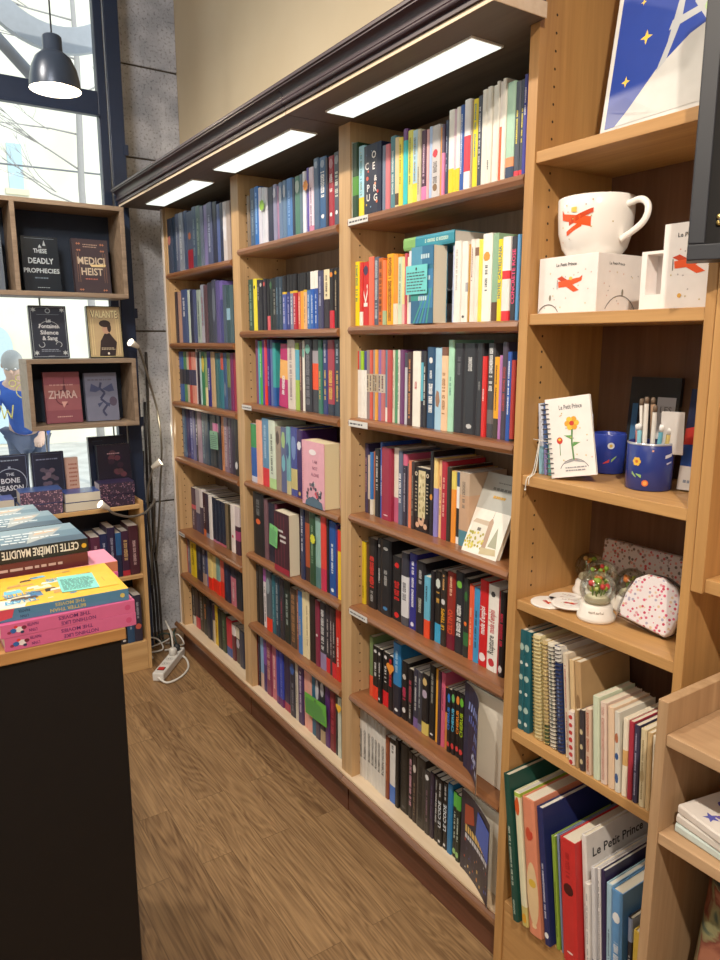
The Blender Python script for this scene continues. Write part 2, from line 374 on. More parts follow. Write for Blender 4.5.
def make_book(loc, w, h, d, col, ex, label, group, rotz=0, rotx=0, page=None, hard=False, seed=None, name='book'):
    bands, marks, blobs, texts, o = parse(ex)
    if seed is None: seed = int(abs(loc[1])*7919 + abs(loc[2])*104729)
    mb, pb, td = book_meshes(w, h, d, col, bands, marks, blobs, texts, seed, page or random.Random(seed).choice(['e6dcc6','dcd0b8','efe8da','d8d2c8']), hard)
    c = mb.build(name, raw=True); c.location = loc; c.rotation_euler = (rotx, 0, rotz)
    tag(c, label, 'book', group)
    pb.build('page_block', c)
    if td: td.build('spine_title', c)
    return c
ROWS = [
 (3, 1, 1.165, 1.894, """1.817,0.0105,0.2020,b8b5a5|1.806,0.0325,0.1970,1f3d24;b.3-.55:4a8a30|1.774,0.0287,0.1830,fcd530;b.27-1:a8d8e8;m.3-.9:3a90a0|1.745,0.0818,0.1770,1b2038;F|1.663,0.0162,0.1630,6a7890|1.647,0.0205,0.1620,d07078|1.627,0.0245,0.1770,4f7f8a;m.2-.8:d0e0e0|1.602,0.0175,0.1690,e0c898;b.03-.2:503828|1.585,0.0173,0.1650,e8d040;m.3-.9:807020|1.567,0.0170,0.1810,30c0c8;b.85-1:6a4080|1.55,0.0209,0.1740,dcd860;m.25-.9:606830|1.53,0.0205,0.1700,f2d838;b.27-1:a8cce0;m.3-.9:506878|1.509,0.0141,0.1680,c8c0a8;m.1-.5:606060|1.495,0.0218,0.1620,4a2540;b0-.2:d878b0;m.25-.8:d0b0c8|1.473,0.0090,0.1600,e0a8a8|1.464,0.0124,0.1640,a8c0e8|1.452,0.0304,0.1620,c8c4c4;f.55-.68:c83040;f.08-.2:806040;M.2-.5:706868|1.421,0.0093,0.1530,d89040|1.412,0.0092,0.1570,e080b0;b.6-1:504058|1.403,0.0102,0.1640,303c58;m.3-.8:a0a8c0|1.393,0.0206,0.1830,f6f2ea;b0-.3:f8cc20|1.372,0.0089,0.1800,d8b8c8;b0-.28:f8cc20|1.363,0.0134,0.1820,f2eee8;b0-.28:f8cc20|1.35,0.0128,0.1830,2855a8;m.2-.9:e0e8f8|1.337,0.0205,0.1910,f2eeee;b.2-.6:e03848|1.316,0.0057,0.1860,a89888|1.311,0.0177,0.1860,f0d820;m.35-.95:308898|1.293,0.0154,0.1880,3a4050;m.2-.9:c8c8d0|1.278,0.0158,0.1960,eae6da|1.262,0.0146,0.1980,e8e4d8;m.15-.25:404040|1.247,0.0150,0.1970,ece8dc|1.232,0.0093,0.2010,e6e2d6|1.223,0.0092,0.1980,e85a30;b.55-1:e8e0d8|1.214,0.0121,0.2010,efe9dd|1.202,0.0237,0.1900,a8d0b8;b0-.12:30405c;b.12-.22:e09060|1.178,0.0145,0.1860,404858;m.35-.7:e8d840;b0-.06:d83848|1.163,0.0115,0.1860,3c4454;m.35-.7:e8d840;b0-.06:d83848|1.152,0.0113,0.1920,3838a0;m.6-.9:f0f0ff"""),
 (3, 2, 1.172, 1.6, """1.803,0.0212,0.1790,f5d010;M.38-.95:3a8060|1.782,0.0157,0.1760,d03028;b0-.22:f0e8d8|1.766,0.0333,0.1750,c82020;f.78-.95:403050;T.3-.65:f0e8e0:K.|1.733,0.0250,0.1850,f06850|1.708,0.0236,0.1830,505868;M.1-.95:b0b8c0|1.684,0.0226,0.1780,c86020;M.05-.95:502818|1.662,0.0147,0.1710,f07848;b0-.22:a0b890|1.647,0.0312,0.1850,f8a818;M.05-.95:803810|1.616,0.0191,0.1820,f09030;b0-.3:f0d8c0|1.597,0.0224,0.1730,c8d8b8;m.3-.9:809080|1.574,0.0123,0.1710,f0d890;b0-.3:e8b0a8|1.562,0.0087,0.1790,c84858|1.553,0.0074,0.1690,f0e4c8|1.546,0.0214,0.1830,e0e0e8;b.3-.5:606870|@1.524,0.0878,0.1860,2f6f8c,.045;A=teal|1.374,0.0066,0.1790,b8c8e8|1.367,0.0215,0.1880,f0ede6;m.4-.9:c0b8b0|1.345,0.0207,0.1850,eeebe4;f.05-.09:505050|1.325,0.0078,0.1740,f0eee8;b.4-.52:a8a8b0|1.317,0.0046,0.1760,c89a40|1.312,0.0139,0.1860,f2e4da;m.5-.9:907060|1.298,0.0137,0.1850,efe2d6;b.8-.9:806050|1.285,0.0135,0.1830,f0dc50|1.271,0.0298,0.1930,f6f2ea;m.35-.65:505050;f.68-.8:d89838|1.242,0.0194,0.1910,8ab090;b0-.22:5a4030|1.222,0.0159,0.1760,f8d818;T.28-.92:186880:HOTEL CASTELLANA|1.206,0.0233,0.1790,d83038;b.12-.5:f2e8e4;b.6-1:f2eeee|1.183,0.0183,0.1780,303038;T.2-.85:e84878:CONCRETE ROSE|1.165,0.0105,0.1800,60a8e8"""),
 (3, 3, 1.185, 1.328, """1.83,0.0094,0.1960,c8b838|1.82,0.0154,0.1960,f0ece4;b.72-1:d83028|1.805,0.0152,0.1960,f0ece4;b.72-1:a0a0a0|1.79,0.0150,0.1960,f0ece4;b.72-1:98c830|1.775,0.0154,0.1960,f0ece4;b.72-1:383880|1.759,0.0157,0.1990,8a7a78;b.4-.66:b8a890;M.42-.64:302828|1.744,0.0129,0.1990,d05848;b.4-.66:b8a890;M.42-.64:302828|1.731,0.0128,0.2000,908888;b.4-.66:b8a890;M.42-.64:302828|1.718,0.0127,0.2000,e8a040;b.4-.66:b8a890;M.42-.64:302828|1.705,0.0161,0.2000,8868a8;b.4-.66:c8b8a8;M.42-.64:302828|1.689,0.0188,0.2000,c06868;b.4-.66:c8b8a8;M.42-.64:302828|1.67,0.0147,0.2000,607890;b0-.2:e8e0d8|1.656,0.0217,0.2000,b84848|1.634,0.0090,0.2000,d8d0b8;m.2-.9:706860|1.625,0.0165,0.2000,4a8a60|1.609,0.0084,0.2010,e0dcd4;m.2-.9:706860|1.6,0.0184,0.2010,6a3a68|1.582,0.0172,0.1930,c0c0c8;b.8-1:404050|1.564,0.0245,0.1960,3a2428;m.1-.9:d08850|1.54,0.0327,0.1980,f2eee2;m.5-.6:c05050|1.507,0.0107,0.1990,282838;b.35-.85:58b0c8|1.497,0.0148,0.1990,28262c;m.3-.8:e8e8e0|1.482,0.0335,0.2090,24486c;m.62-.72:e0e8f0;M.2-.58:f0f0f0;f.8-.88:e8e8e8|1.448,0.0258,0.2070,a8d0e8;f.25-.5:a07860|1.422,0.0237,0.2090,f0c8a0;b.9-1:7a5040;M.2-.7:a06838|1.399,0.0213,0.2270,a8e0c0;m.4-.6:508878|1.377,0.0365,0.2190,2a2a30;m.65-.85:606068|1.341,0.0464,0.2190,28282e;m.7-.85:c8c8c8;f.06-.12:c0c0c0|1.294,0.0228,0.2190,2b2b31;m.5-.6:808080|1.272,0.0138,0.1890,d82828;m.45-.6:f0d0d0|1.258,0.0237,0.2190,404045;b.15-.3:686060;M.5-.95:e0e0e0|1.234,0.0166,0.1880,f0a820;b0-.25:403830;m.35-.9:503010|1.218,0.0098,0.1920,b070b0|1.208,0.0168,0.2220,403848;M.3-.75:a84040|1.191,0.0137,0.2000,2850a8;m.3-.9:e8f0ff|1.177,0.0126,0.1820,c03830;b0-.03:202020"""),
 (3, 4, 1.203, 1.037, """1.8,0.0165,0.2130,403858;m.3-.8:d8a0a0|1.783,0.0163,0.1790,c8b8a8;b0-.25:483838|1.767,0.0134,0.1900,3070b8;b0-.25:e0d8c8|1.753,0.0133,0.1940,b06038;b0-.25:c0b090|1.74,0.0262,0.2050,202024;m.4-.9:d0d0d0|1.714,0.0129,0.2260,3058b0;m.3-.7:c0d0f0|1.701,0.0480,0.2150,982840;f.06-.08:e0c0c8;o-.004|1.653,0.0294,0.2180,e8d8c8;b0-.34:c05878;o.002|1.623,0.0192,0.2130,586078;M.3-.7:e8e8f0|1.604,0.0189,0.2070,302838;b.84-1:d06080;m.2-.8:a8a0b0|1.585,0.0094,0.1810,505058|1.576,0.0139,0.1910,e07858|1.562,0.0138,0.1900,3a3030;m.2-.8:908878|1.548,0.0687,0.1780,1c1618;b.28-.97:0f0c0c;A=ornate;o-.003|1.48,0.0150,0.2300,241c20;f.42-.5:e09030|1.465,0.0169,0.2140,8880c8;b.62-1:f0d080|1.448,0.0146,0.2100,f0b880;m.3-.8:a07040|1.433,0.0226,0.2100,b02838;m.3-.8:e8b0a0|1.411,0.0161,0.1970,302820|1.394,0.0179,0.1890,f09030;b.75-1:e8d060|1.377,0.0149,0.1890,f2f0ec;b.1-.5:202020;b.8-1:204878|1.362,0.0372,0.1910,c0a890;b0-.22:4a8090;b.22-.7:c8a080;m.5-.9:807060|^1.324,0.1228,0.2090,d8d4cc,.012,24;A=church"""),
 (3, 5, 1.2, 0.741, """1.808,0.0210,0.2010,e8c828;m.1-.3:806010|1.787,0.0140,0.2000,604028|1.773,0.0455,0.2220,1a181a;M.3-.75:d83028;m.1-.25:a0a0a0|1.727,0.0224,0.2290,1c1c20;m.4-.6:d0d0d0;f.88-.93:e0e0e0|1.705,0.0545,0.2340,1a1a1e;m.4-.6:a0a0a0;f.86-.91:e0e0e0;f.06-.12:3878b0|1.65,0.0499,0.1950,181618;M.33-.62:d02020;f.04-.14:d02020;f.82-.92:d02020|1.6,0.0338,0.2190,d8d8dc;b.68-1:30303c;M.35-.6:606068;b0-.12:484850|1.566,0.0353,0.2240,2a2a80;m.3-.9:e0e0f0;f.03-.1:e0e0f0|1.531,0.0410,0.2100,1c1a20;m.3-.5:b0b0a0;m.7-.9:b0b0b0|1.49,0.0244,0.1770,60b0d0;b0-.3:e84828;m.6-.85:203848;o-.006|1.466,0.0153,0.1980,1c1a20|1.45,0.0279,0.2020,1e1a18;b0-.27:38a0d0;M.55-.72:d8a040;f.76-.92:d0d8d0|1.422,0.0231,0.2120,2c2420;T.22-.5:e8a828:LE TEMPS;m.75-.95:d8a060;f.55-.63:d0d0d0|1.399,0.0328,0.2150,8a2820;b0-.2:6a1428;T.2-.52:e05030:CELTINO;m.7-.95:e8b090|1.367,0.0339,0.2240,24242a;f.8-.9:70b840;M.2-.6:e8e8e8|1.333,0.0195,0.2140,282c28;f.4-.46:e06828;b.15-.32:306838;f.7-.85:306030|1.313,0.0173,0.2030,e85838;m.2-.7:f0c0a0|1.296,0.0208,0.2000,3890c8;m.2-.7:203040|1.275,0.0313,0.2270,c81c20;T.38-.7:f8f0f0:mode d'emploi;f.05-.17:f0e0e0|1.244,0.0358,0.2230,eeeae2;T.2-.42:282828:Rupture;T.45-.72:c03038:mode d'emploi;f.05-.16:c03038;f.86-.94:404040|1.208,0.0088,0.2150,a02028|1.199,0.0173,0.2180,1a1418;M.35-.75:c82840;f.04-.14:e0d8d8"""),
 (3, 6, 1.2, 0.443, """1.77,0.0209,0.1990,6a8050;b0-.35:e85030|1.749,0.0333,0.1760,161618;b0-.25:e83820;m.45-.7:d8d8d8;f.88-.95:d0d0d0|1.716,0.0201,0.1780,161618;m.45-.75:d8d8d8;f.88-.95:d0d0d0;f.05-.1:e0e0e0|1.696,0.0336,0.1760,161618;b0-.28:d81820;m.45-.75:d8d8d8;f.88-.95:d0d0d0|1.662,0.0261,0.1750,181618;M.45-.95:d02028|1.636,0.0382,0.2290,2878b8;b0-.42:20202c;m.6-.9:a8d0e8;f.05-.1:e8e8e8|1.598,0.0323,0.1830,161416;M.35-.6:c83058;f.12-.22:e0dcd8;f.7-.8:c0b8b0|1.566,0.0243,0.1710,161416;M.4-.8:a84050;m.1-.35:b0a8a0|1.541,0.0238,0.1800,303040;b0-.17:705890;m.3-.9:c8c8c8|1.518,0.0188,0.1800,383840;b0-.12:706888;m.4-.9:a8b0b8|1.499,0.0299,0.1840,1a181a;b0-.2:d8c060;f.6-.75:b0a0b8;f.8-.95:d0b070|1.469,0.0292,0.2200,141416;m.5-.9:909088;f.05-.08:d0d0d0|1.44,0.0133,0.2190,e8a028|1.426,0.0109,0.2190,40283c|1.415,0.0160,0.2200,d05878;m.5-.8:503040|1.399,0.0141,0.1830,c87838;b.6-1:181418|1.385,0.0160,0.1850,141416;T.36-.72:2878d8:CHERUB;f.78-.95:2878d8;f.08-.18:d03838|1.369,0.0167,0.1890,141416;T.36-.72:58c0e8:CHERUB;f.8-.95:60b060;f.08-.18:d03838|1.353,0.0177,0.1900,141416;T.36-.72:f08828:CHERUB;f.8-.95:e08030;f.08-.18:d03838|1.335,0.0198,0.1920,141416;T.36-.72:a8c820:CHERUB;f.8-.95:60b030;f.08-.18:d03838"""),
 (3, 7, 1.19, 0.147, """1.807,0.0221,0.2360,d8d4cc;T.3-.72:202020:ROBIN HOOD;b.85-1:b0aca4|1.785,0.0223,0.2390,dad6ce;T.3-.72:202020:ROBIN HOOD;b.85-1:b0aca4|1.762,0.0214,0.2380,d8d4cc;T.3-.72:202020:ROBIN HOOD;b.85-1:b0aca4|1.741,0.0211,0.2380,dad6ce;T.3-.72:202020:ROBIN HOOD;b.85-1:b0aca4|1.72,0.0202,0.2370,d8d4cc;T.3-.72:202020:ROBIN HOOD;b.85-1:b0aca4|1.7,0.0199,0.2360,dad6ce;T.3-.72:202020:ROBIN HOOD;b.85-1:b0aca4|1.68,0.0213,0.2350,d8d4cc;T.3-.72:202020:ROBIN HOOD;b.85-1:b0aca4|1.659,0.0172,0.2110,804028;m.3-.9:d08050|1.641,0.0333,0.2160,e0dcd8;b0-.27:4070c8;b.92-1:202020;m.78-.9:303030|1.608,0.0181,0.2250,141214|1.59,0.0455,0.2240,181614;f.06-.1:404040;m.4-.8:302c28|1.544,0.0207,0.2170,1c1618;M.2-.9:c890a0|1.524,0.0209,0.2150,2a2020;f.75-.88:c8c0b8;m.1-.6:806850|1.503,0.0394,0.2220,383430;M.1-.9:181614|1.463,0.0218,0.2010,302c2c;f.85-.95:e0e0e0;m.2-.7:806070|1.442,0.0183,0.2060,282030;m.3-.8:5a4868|1.423,0.0180,0.2040,141416;m.3-.75:d0d0d0;m.8-.95:909090|1.405,0.0204,0.2040,141416;T.28-.68:d8e0e8:LE CODE;m.75-.95:c0c0c0;f.04-.09:e0e0e0|1.385,0.0213,0.2050,141416;T.28-.68:d8e0e8:LE CODE;m.75-.95:c0c0c0;f.04-.09:e0e0e0|1.364,0.0193,0.2140,2070a8|1.344,0.0181,0.2000,182018;b.78-1:58b040;m.3-.7:c0d0c0;f.05-.15:90c070|1.326,0.0175,0.2010,182018;b.78-1:4aa038;m.3-.7:c0d0c0;f.05-.15:90c070"""),
 (2, 1, 1.175, 1.887, """2.531,0.0275,0.1800,786858|2.503,0.0421,0.2000,405878;m.2-.8:8898a8|2.461,0.0329,0.1990,2868b8;m.2-.9:a0c8f0|2.428,0.0242,0.1910,d0d0e0|2.404,0.0238,0.1870,ccd0dc|2.38,0.0204,0.1830,d8d8e4|2.36,0.0452,0.1800,282c44|2.315,0.0262,0.1820,8888a8;f.75-.95:d0d0e0|2.288,0.0126,0.1740,a07898|2.276,0.0263,0.1820,60789a;f.6-.95:b0b8c8|2.25,0.0265,0.1840,5c7898;f.7-.95:b0b8c8|2.223,0.0385,0.1850,4878b8;m.2-.8:88b0e0|2.185,0.0206,0.1790,283048|2.164,0.0370,0.1810,487868;f.7-.95:a8b8b0|2.127,0.0198,0.1810,587080|2.107,0.0195,0.1860,e0e4f0|2.088,0.0173,0.1940,5848a0|2.071,0.0290,0.1910,ead8e8;b0-.1:d080a0;m.1-.7:784878|2.041,0.0321,0.2110,4a6080;f.85-.97:90a0b8|2.009,0.0420,0.2080,305888;M.45-.8:f0f0f0;f.85-.97:90a0b8;f.15-.22:f0f0f0|1.967,0.0147,0.2000,302838|1.953,0.0318,0.2000,a02838;M.5-.75:f0e0e0;f.82-.97:c08088;f.15-.22:f0f0f0|1.921,0.0310,0.2050,485060;M.4-.75:e0e8d8;f.82-.97:98a0a8;f.15-.22:f0f0f0"""),
 (2, 2, 1.18, 1.591, """2.543,0.0436,0.1850,2c4a3c;m.1-.9:88a898|2.5,0.0299,0.1850,e8d830;f.8-.88:303028|2.47,0.0252,0.1800,303038;m.6-.9:a0a0a0|2.445,0.0248,0.1780,202028;f.85-.95:c0b8b0|2.42,0.0244,0.1800,282830;f.85-.95:c05050|2.396,0.0224,0.1780,202024;b0-.28:d05860|2.373,0.0237,0.1770,283030;f.8-.95:406848|2.349,0.0326,0.1780,202428;m.3-.8:909088|2.317,0.0244,0.1790,283848;m.3-.8:6888a0|2.292,0.0247,0.1780,304050;m.3-.8:788898|2.268,0.0258,0.1790,4858a0;b.68-1:202024;b.66-.7:d8b030;m.1-.6:c8c8e8|2.242,0.0254,0.1810,303878;b.68-1:202024;m.1-.6:a8a8d8|2.216,0.0249,0.1790,788098;b.68-1:202024;b.66-.7:d8b030;m.1-.6:e0e0e8|2.192,0.0245,0.1800,b02838;b.68-1:202024;b.66-.7:d8b030;m.1-.6:f0c8c8|2.167,0.0207,0.1780,d86848;b.68-1:202024;m.1-.6:f0d8c8|2.146,0.0272,0.1800,e8a030;b.68-1:202024|2.119,0.0200,0.1780,e0b080;b.68-1:202024;b.66-.7:d8b030;m.1-.6:907050|2.099,0.0230,0.1800,4070b0;b.68-1:202024;m.1-.6:c8d8f0|2.076,0.0239,0.1780,2858b0;b.7-1:f0ece4;m.1-.6:c8d8f0|2.052,0.0223,0.1790,3050a0;b.7-1:f0ece4;m.1-.6:c8d8f0|2.03,0.0331,0.1770,404060;m.4-.9:a8a8c8|1.997,0.0365,0.1780,302830;b.5-1:e8d8b0;m.55-.9:605040|1.96,0.0268,0.1780,201c20;b0-.3:c82838;f.85-.95:e08030|1.933,0.0205,0.1790,201c1c;m.3-.8:a09078;f.88-.95:d8a030|1.913,0.0173,0.1770,1c1a1c"""),
 (2, 3, 1.19, 1.32, """2.521,0.0201,0.2380,7a4068|2.501,0.0190,0.2340,40b0c0|2.482,0.0214,0.2340,40a848;m.4-.8:c8e8c0|2.461,0.0194,0.2380,5a3890|2.441,0.0184,0.2380,d84058;b0-.3:e83828|2.423,0.0223,0.2380,382878;m.3-.6:b0a8d8|2.401,0.0228,0.2370,5868a0|2.378,0.0240,0.2270,38a0a0;b0-.3:2858a0|2.354,0.0926,0.2270,b82868;A=lean;l4;m.2-.5:f0f0f0;b.45-.75:f0b060|2.261,0.0538,0.2370,d8ccc0;m.1-.9:907880|2.208,0.0265,0.2270,a0c050;b.45-.9:58a8c0|2.181,0.0212,0.2270,584040;m.3-.8:d0a890|2.16,0.0209,0.2340,e8e4d8;f.75-.9:70b0a0|2.139,0.0476,0.2370,303038;M.1-.8:787880;f.8-.95:70b0a0|2.091,0.0429,0.2370,383840;b.32-.85:f05028;b.68-.85:a098a0|2.048,0.0258,0.2360,387060;m.2-.6:d8b050|2.023,0.0316,0.2360,303870;m.2-.6:d8b050;m.7-.95:c0c0d0|1.991,0.0400,0.2360,a03848;M.2-.6:e0b048;b0-.15:283040|1.951,0.0360,0.2360,283848;m.2-.6:d8b050;m.7-.95:a0b0c0"""),
 (2, 4, 1.175, 1.017, """2.545,0.0494,0.2250,2858a8;b.6-1:389050;b0-.1:c8c8d8|2.496,0.0480,0.2440,f0a888|2.448,0.0551,0.2560,5888b0;b0-.27:d83038;m.4-.9:a8c8e0|2.393,0.0533,0.2530,d0dcc8;m.2-.8:505850;b0-.15:b0d890|2.34,0.0398,0.2330,988878;f.7-.95:504038|2.3,0.0442,0.2360,586088;f.3-.6:70b0c0;f.65-.95:a0c080|2.256,0.0288,0.2410,70a8b0;b0-.2:c0b888;f.5-.8:385080|2.227,0.0481,0.2430,404890;f.5-.9:7088c0;b.1-.4:c8b878|2.179,0.0395,0.2380,382058;f.03-.1:c8a860;f.7-.85:e0e0e8"""),
 (2, 5, 1.175, 0.727, """2.542,0.0943,0.2490,202022;f.5-.6:e06030;m.65-.9:707070|2.448,0.0303,0.2380,705058|2.417,0.0549,0.2280,242434|2.362,0.0206,0.2340,602838"""),
 (2, 5.5, 1.175, 0.727, """2.162,0.0291,0.2570,283050;m.4-.9:d0d0e0|2.133,0.0377,0.2630,382420;b.2-.8:a84828|2.095,0.0416,0.2630,284830;m.3-.8:80a080|2.054,0.0338,0.2460,88b0a8;b0-.3:507878|2.02,0.0330,0.2570,e04038;b0-.3:c83050|1.987,0.0162,0.2560,201c20|1.97,0.0414,0.2500,1c4c98;m.3-.7:e8f0f8;f.04-.1:e0e8f0|1.929,0.0156,0.2450,402868|1.913,0.0216,0.2320,f8c820;b.7-1:e03020"""),
 (2, 6, 1.185, 0.429, """2.573,0.0357,0.2410,1c1e20;m.6-.9:505860|2.538,0.0386,0.2460,202428|2.499,0.0315,0.2440,e0d8d8;b.78-1:b060b0;m.1-.7:605860|2.467,0.0441,0.2440,505860;b0-.22:e83820;f.6-.9:90a0a8|2.423,0.0302,0.2390,286070;m.2-.8:70a0a8|2.393,0.0347,0.2400,203848;m.2-.9:a8b8c0|2.358,0.0365,0.2410,2c2c34;m.3-.7:904058|2.322,0.0485,0.2470,1c2824;m.3-.8:a0b0a8|2.273,0.0495,0.2300,4a3a30;M.1-.9:a87850|2.224,0.0208,0.2360,905840;m.2-.8:e0a080|2.203,0.0303,0.2390,3878c0;m.3-.6:d0b070|2.173,0.0245,0.2470,e8d8a8|2.148,0.0242,0.2510,ecdcb0;m.2-.8:a08860|2.124,0.0458,0.2470,18181a|2.078,0.0280,0.2420,802840;f.45-.5:e0d0d0|2.05,0.0377,0.2430,303038;M.3-.9:d8d8d8;b0-.25:9080a8|2.013,0.0255,0.2440,2c2830;b0-.22:d02830;m.3-.8:b0a8a8|1.987,0.0198,0.2450,403038;m.3-.8:b0a8a8|1.967,0.0260,0.2470,281c20;b0-.22:d02830;m.3-.8:b0a8a8|1.941,0.0300,0.2590,d02820;m.2-.6:f0d0c8"""),
 (2, 7, 1.185, 0.147, """2.601,0.0213,0.2360,602820|2.58,0.0372,0.2390,202028;M.1-.9:48506a|2.543,0.0281,0.2340,80a8d0;b0-.3:d0b0a0|2.515,0.0313,0.2350,40286a;b.5-.9:7848a0|2.483,0.0451,0.2290,803050;M.3-.9:d0a090|2.438,0.0440,0.2330,c06878;m.2-.8:f0c8c0|2.394,0.0310,0.2230,2838a0;b0-.15:602060|2.363,0.0305,0.2270,3040a8;m.2-.8:7080d0;b0-.15:602060|2.333,0.0520,0.2250,2c2444;b0-.15:a03048|2.281,0.0457,0.2330,242838;f.7-.95:3058a0;m.1-.6:787888|2.235,0.0197,0.2380,c8c0b0;m.3-.8:706858|2.215,0.0410,0.2340,402c58;m.2-.9:c8b8d8|2.174,0.0302,0.2340,e8a090|2.144,0.0297,0.2460,e6a494|2.114,0.0292,0.2340,206080|2.085,0.0322,0.2420,40384c;f.6-.95:c8c8d0|2.053,0.0329,0.2470,282830;b0-.2:a89070;f.7-.95:b0b0b8|2.02,0.0302,0.2340,502868|1.99,0.0376,0.2240,701c28;M.3-.9:b84050|1.952,0.0165,0.2210,1c1a20|1.936,0.0215,0.2210,c8d0c0"""),
 (1, 1, 1.165, 1.858, """3.359,0.0544,0.2370,3c4458;f.5-.7:b87068|3.305,0.0529,0.2380,304058|3.252,0.0388,0.2440,586078;m.2-.8:a0a8b8|3.213,0.0505,0.2430,8890a0;m.2-.8:d0d8e0|3.162,0.0432,0.2440,485878|3.119,0.0659,0.2340,505c74;b0-.34:a82838;f.5-.65:b86848|3.053,0.0465,0.2450,405470;m.2-.8:90a0a8|3.007,0.0454,0.2420,506868;m.2-.8:a0b0a0|2.961,0.0333,0.2350,606a80|2.928,0.0435,0.2350,7870a0|2.885,0.0529,0.2360,485070;m.2-.8:a0a8c0|2.832,0.0412,0.2320,282c40|2.79,0.0303,0.2180,4a5a90|2.76,0.0347,0.2180,283048|2.725,0.0388,0.2160,c8c0c0;f.3-.9:e0e0e8|2.687,0.0332,0.2140,a89890"""),
 (1, 2, 1.185, 1.546, """3.359,0.0340,0.2310,302830|3.325,0.0533,0.2290,b08878|3.272,0.0710,0.2350,3c4c78;m.5-.85:e0e0e8|3.201,0.0315,0.2310,b8c8c0|3.17,0.0408,0.2290,282c44|3.129,0.0327,0.2270,404870|3.096,0.0475,0.2250,98a8a0;m.1-.8:506058|3.048,0.0406,0.2430,8890a0;b0-.3:a0a0b0;m.3-.8:904048|3.008,0.0398,0.2400,503840|2.968,0.0554,0.2460,303440|2.913,0.0432,0.2540,383c50;f.3-.9:606878|2.869,0.0422,0.2480,504880|2.827,0.0310,0.2450,3c3c78;b.7-1:6858a0|2.796,0.0335,0.2270,405060|2.763,0.0348,0.2250,304850;b.4-.6:88b0c8|2.728,0.0313,0.2230,405860"""),
 (1, 3, 1.19, 1.275, """3.363,0.0611,0.2300,2858a0;b.35-.65:283040|3.302,0.0424,0.2310,508860;b.35-.65:283040|3.26,0.0299,0.2310,c8b8a0;b.35-.65:283040|3.23,0.0384,0.2310,c05048;b.35-.65:404058|3.191,0.0439,0.2320,d89080;b.35-.65:404058|3.147,0.0222,0.2540,d8d0d0|3.125,0.0268,0.2320,302838|3.098,0.0181,0.2330,a8c8c8|3.08,0.0474,0.2330,388058;f.6-.95:d8c050|3.033,0.0290,0.2290,88a068;b0-.35:e8d8a0|3.004,0.0399,0.2340,302c78;m.3-.7:d0d0e0|2.964,0.0446,0.2340,c0a078|2.919,0.0328,0.2300,406868|2.886,0.0322,0.2310,306a78|2.854,0.0264,0.2310,307080;b.7-1:c05040|2.828,0.0364,0.2310,38507a;f.2-.5:687890|2.791,0.0337,0.2320,687848;b0-.4:404858|2.758,0.0301,0.2320,702858|2.728,0.0364,0.2330,a03048"""),
 (1, 4, 1.19, 1.008, """3.351,0.0477,0.2450,486080;m.1-.9:7898a8|3.303,0.0467,0.2490,302c60|3.257,0.0456,0.2470,404890;m.1-.9:a0a0d0|3.211,0.0294,0.2460,686890|3.182,0.0303,0.2430,302838;m.3-.7:e0e0e0|3.151,0.0470,0.2460,a08898|3.104,0.0424,0.2540,4c5c70;m.1-.8:88a0a0|3.062,0.0473,0.2480,304050|3.015,0.0405,0.2470,283038|2.974,0.0397,0.2460,202428;b.65-.8:d070a0|2.934,0.0290,0.2450,202430;b.65-.8:d080a8|2.905,0.0242,0.2470,283040|2.881,0.0346,0.2450,d08858;m.1-.8:804828|2.847,0.0424,0.2430,806878;M.1-.8:c0a8b0|2.804,0.0312,0.2470,504050;m.1-.8:a0a0b0|2.773,0.0357,0.2450,302838|2.737,0.0350,0.2440,282420;f.1-.25:d0d0d0"""),
 (1, 5, 1.215, 0.646, """3.349,0.0542,0.2070,504050;b.5-.6:d05868;m.1-.45:c0b0b8|3.294,0.0594,0.2070,b0a8b0;b0-.45:484868|3.235,0.0361,0.2170,e0d8d8;b0-.6:484050|3.199,0.0406,0.2080,402830;m.3-.7:d0c0c0;b0-.15:d86838|3.158,0.0398,0.2100,383040;b0-.1:8890a8|3.119,0.0402,0.2080,ece8e6|3.078,0.0359,0.2060,20283a;m.1-.9:38485c;b0-.05:b87090|3.042,0.0353,0.2030,20283a;m.1-.9:38485c;b0-.05:b87090|3.007,0.0404,0.2040,20283a;m.1-.9:38485c;b0-.05:c06070|2.967,0.0396,0.2030,20283a;m.1-.9:38485c;b0-.05:c06070|2.927,0.0278,0.2050,706048|2.899,0.0328,0.2060,403828|2.866,0.0429,0.2120,f0e4dc;f.3-.38:d05060|2.824,0.0472,0.2110,d8c8c8;b0-.6:402838;b.3-.5:a04068"""),
 (1, 6, 1.185, 0.423, """3.411,0.0456,0.1740,b02838|3.366,0.0515,0.1680,706878;m.3-.8:b0b0b8|3.314,0.0784,0.1810,e8c828;m.3-.9:807018|3.236,0.0910,0.1840,282c3c;m.3-.9:586078|3.145,0.0440,0.1910,40445c;m.3-.9:c0c0c8;b0-.3:b09080|3.101,0.0248,0.1910,5060a0|3.076,0.0486,0.1920,e0c880;b0-.3:e83020|3.027,0.0475,0.2000,ecd488;b0-.32:e83020|2.98,0.0407,0.2020,78a098;b0-.33:e83020|2.939,0.0511,0.2070,e06858;b0-.36:e03020|2.888,0.0661,0.2200,20243a;m.2-.7:404868|2.822,0.0587,0.2130,c06878;b.6-1:303040;m.1-.5:d8c0c0|2.763,0.0569,0.2190,202830"""),
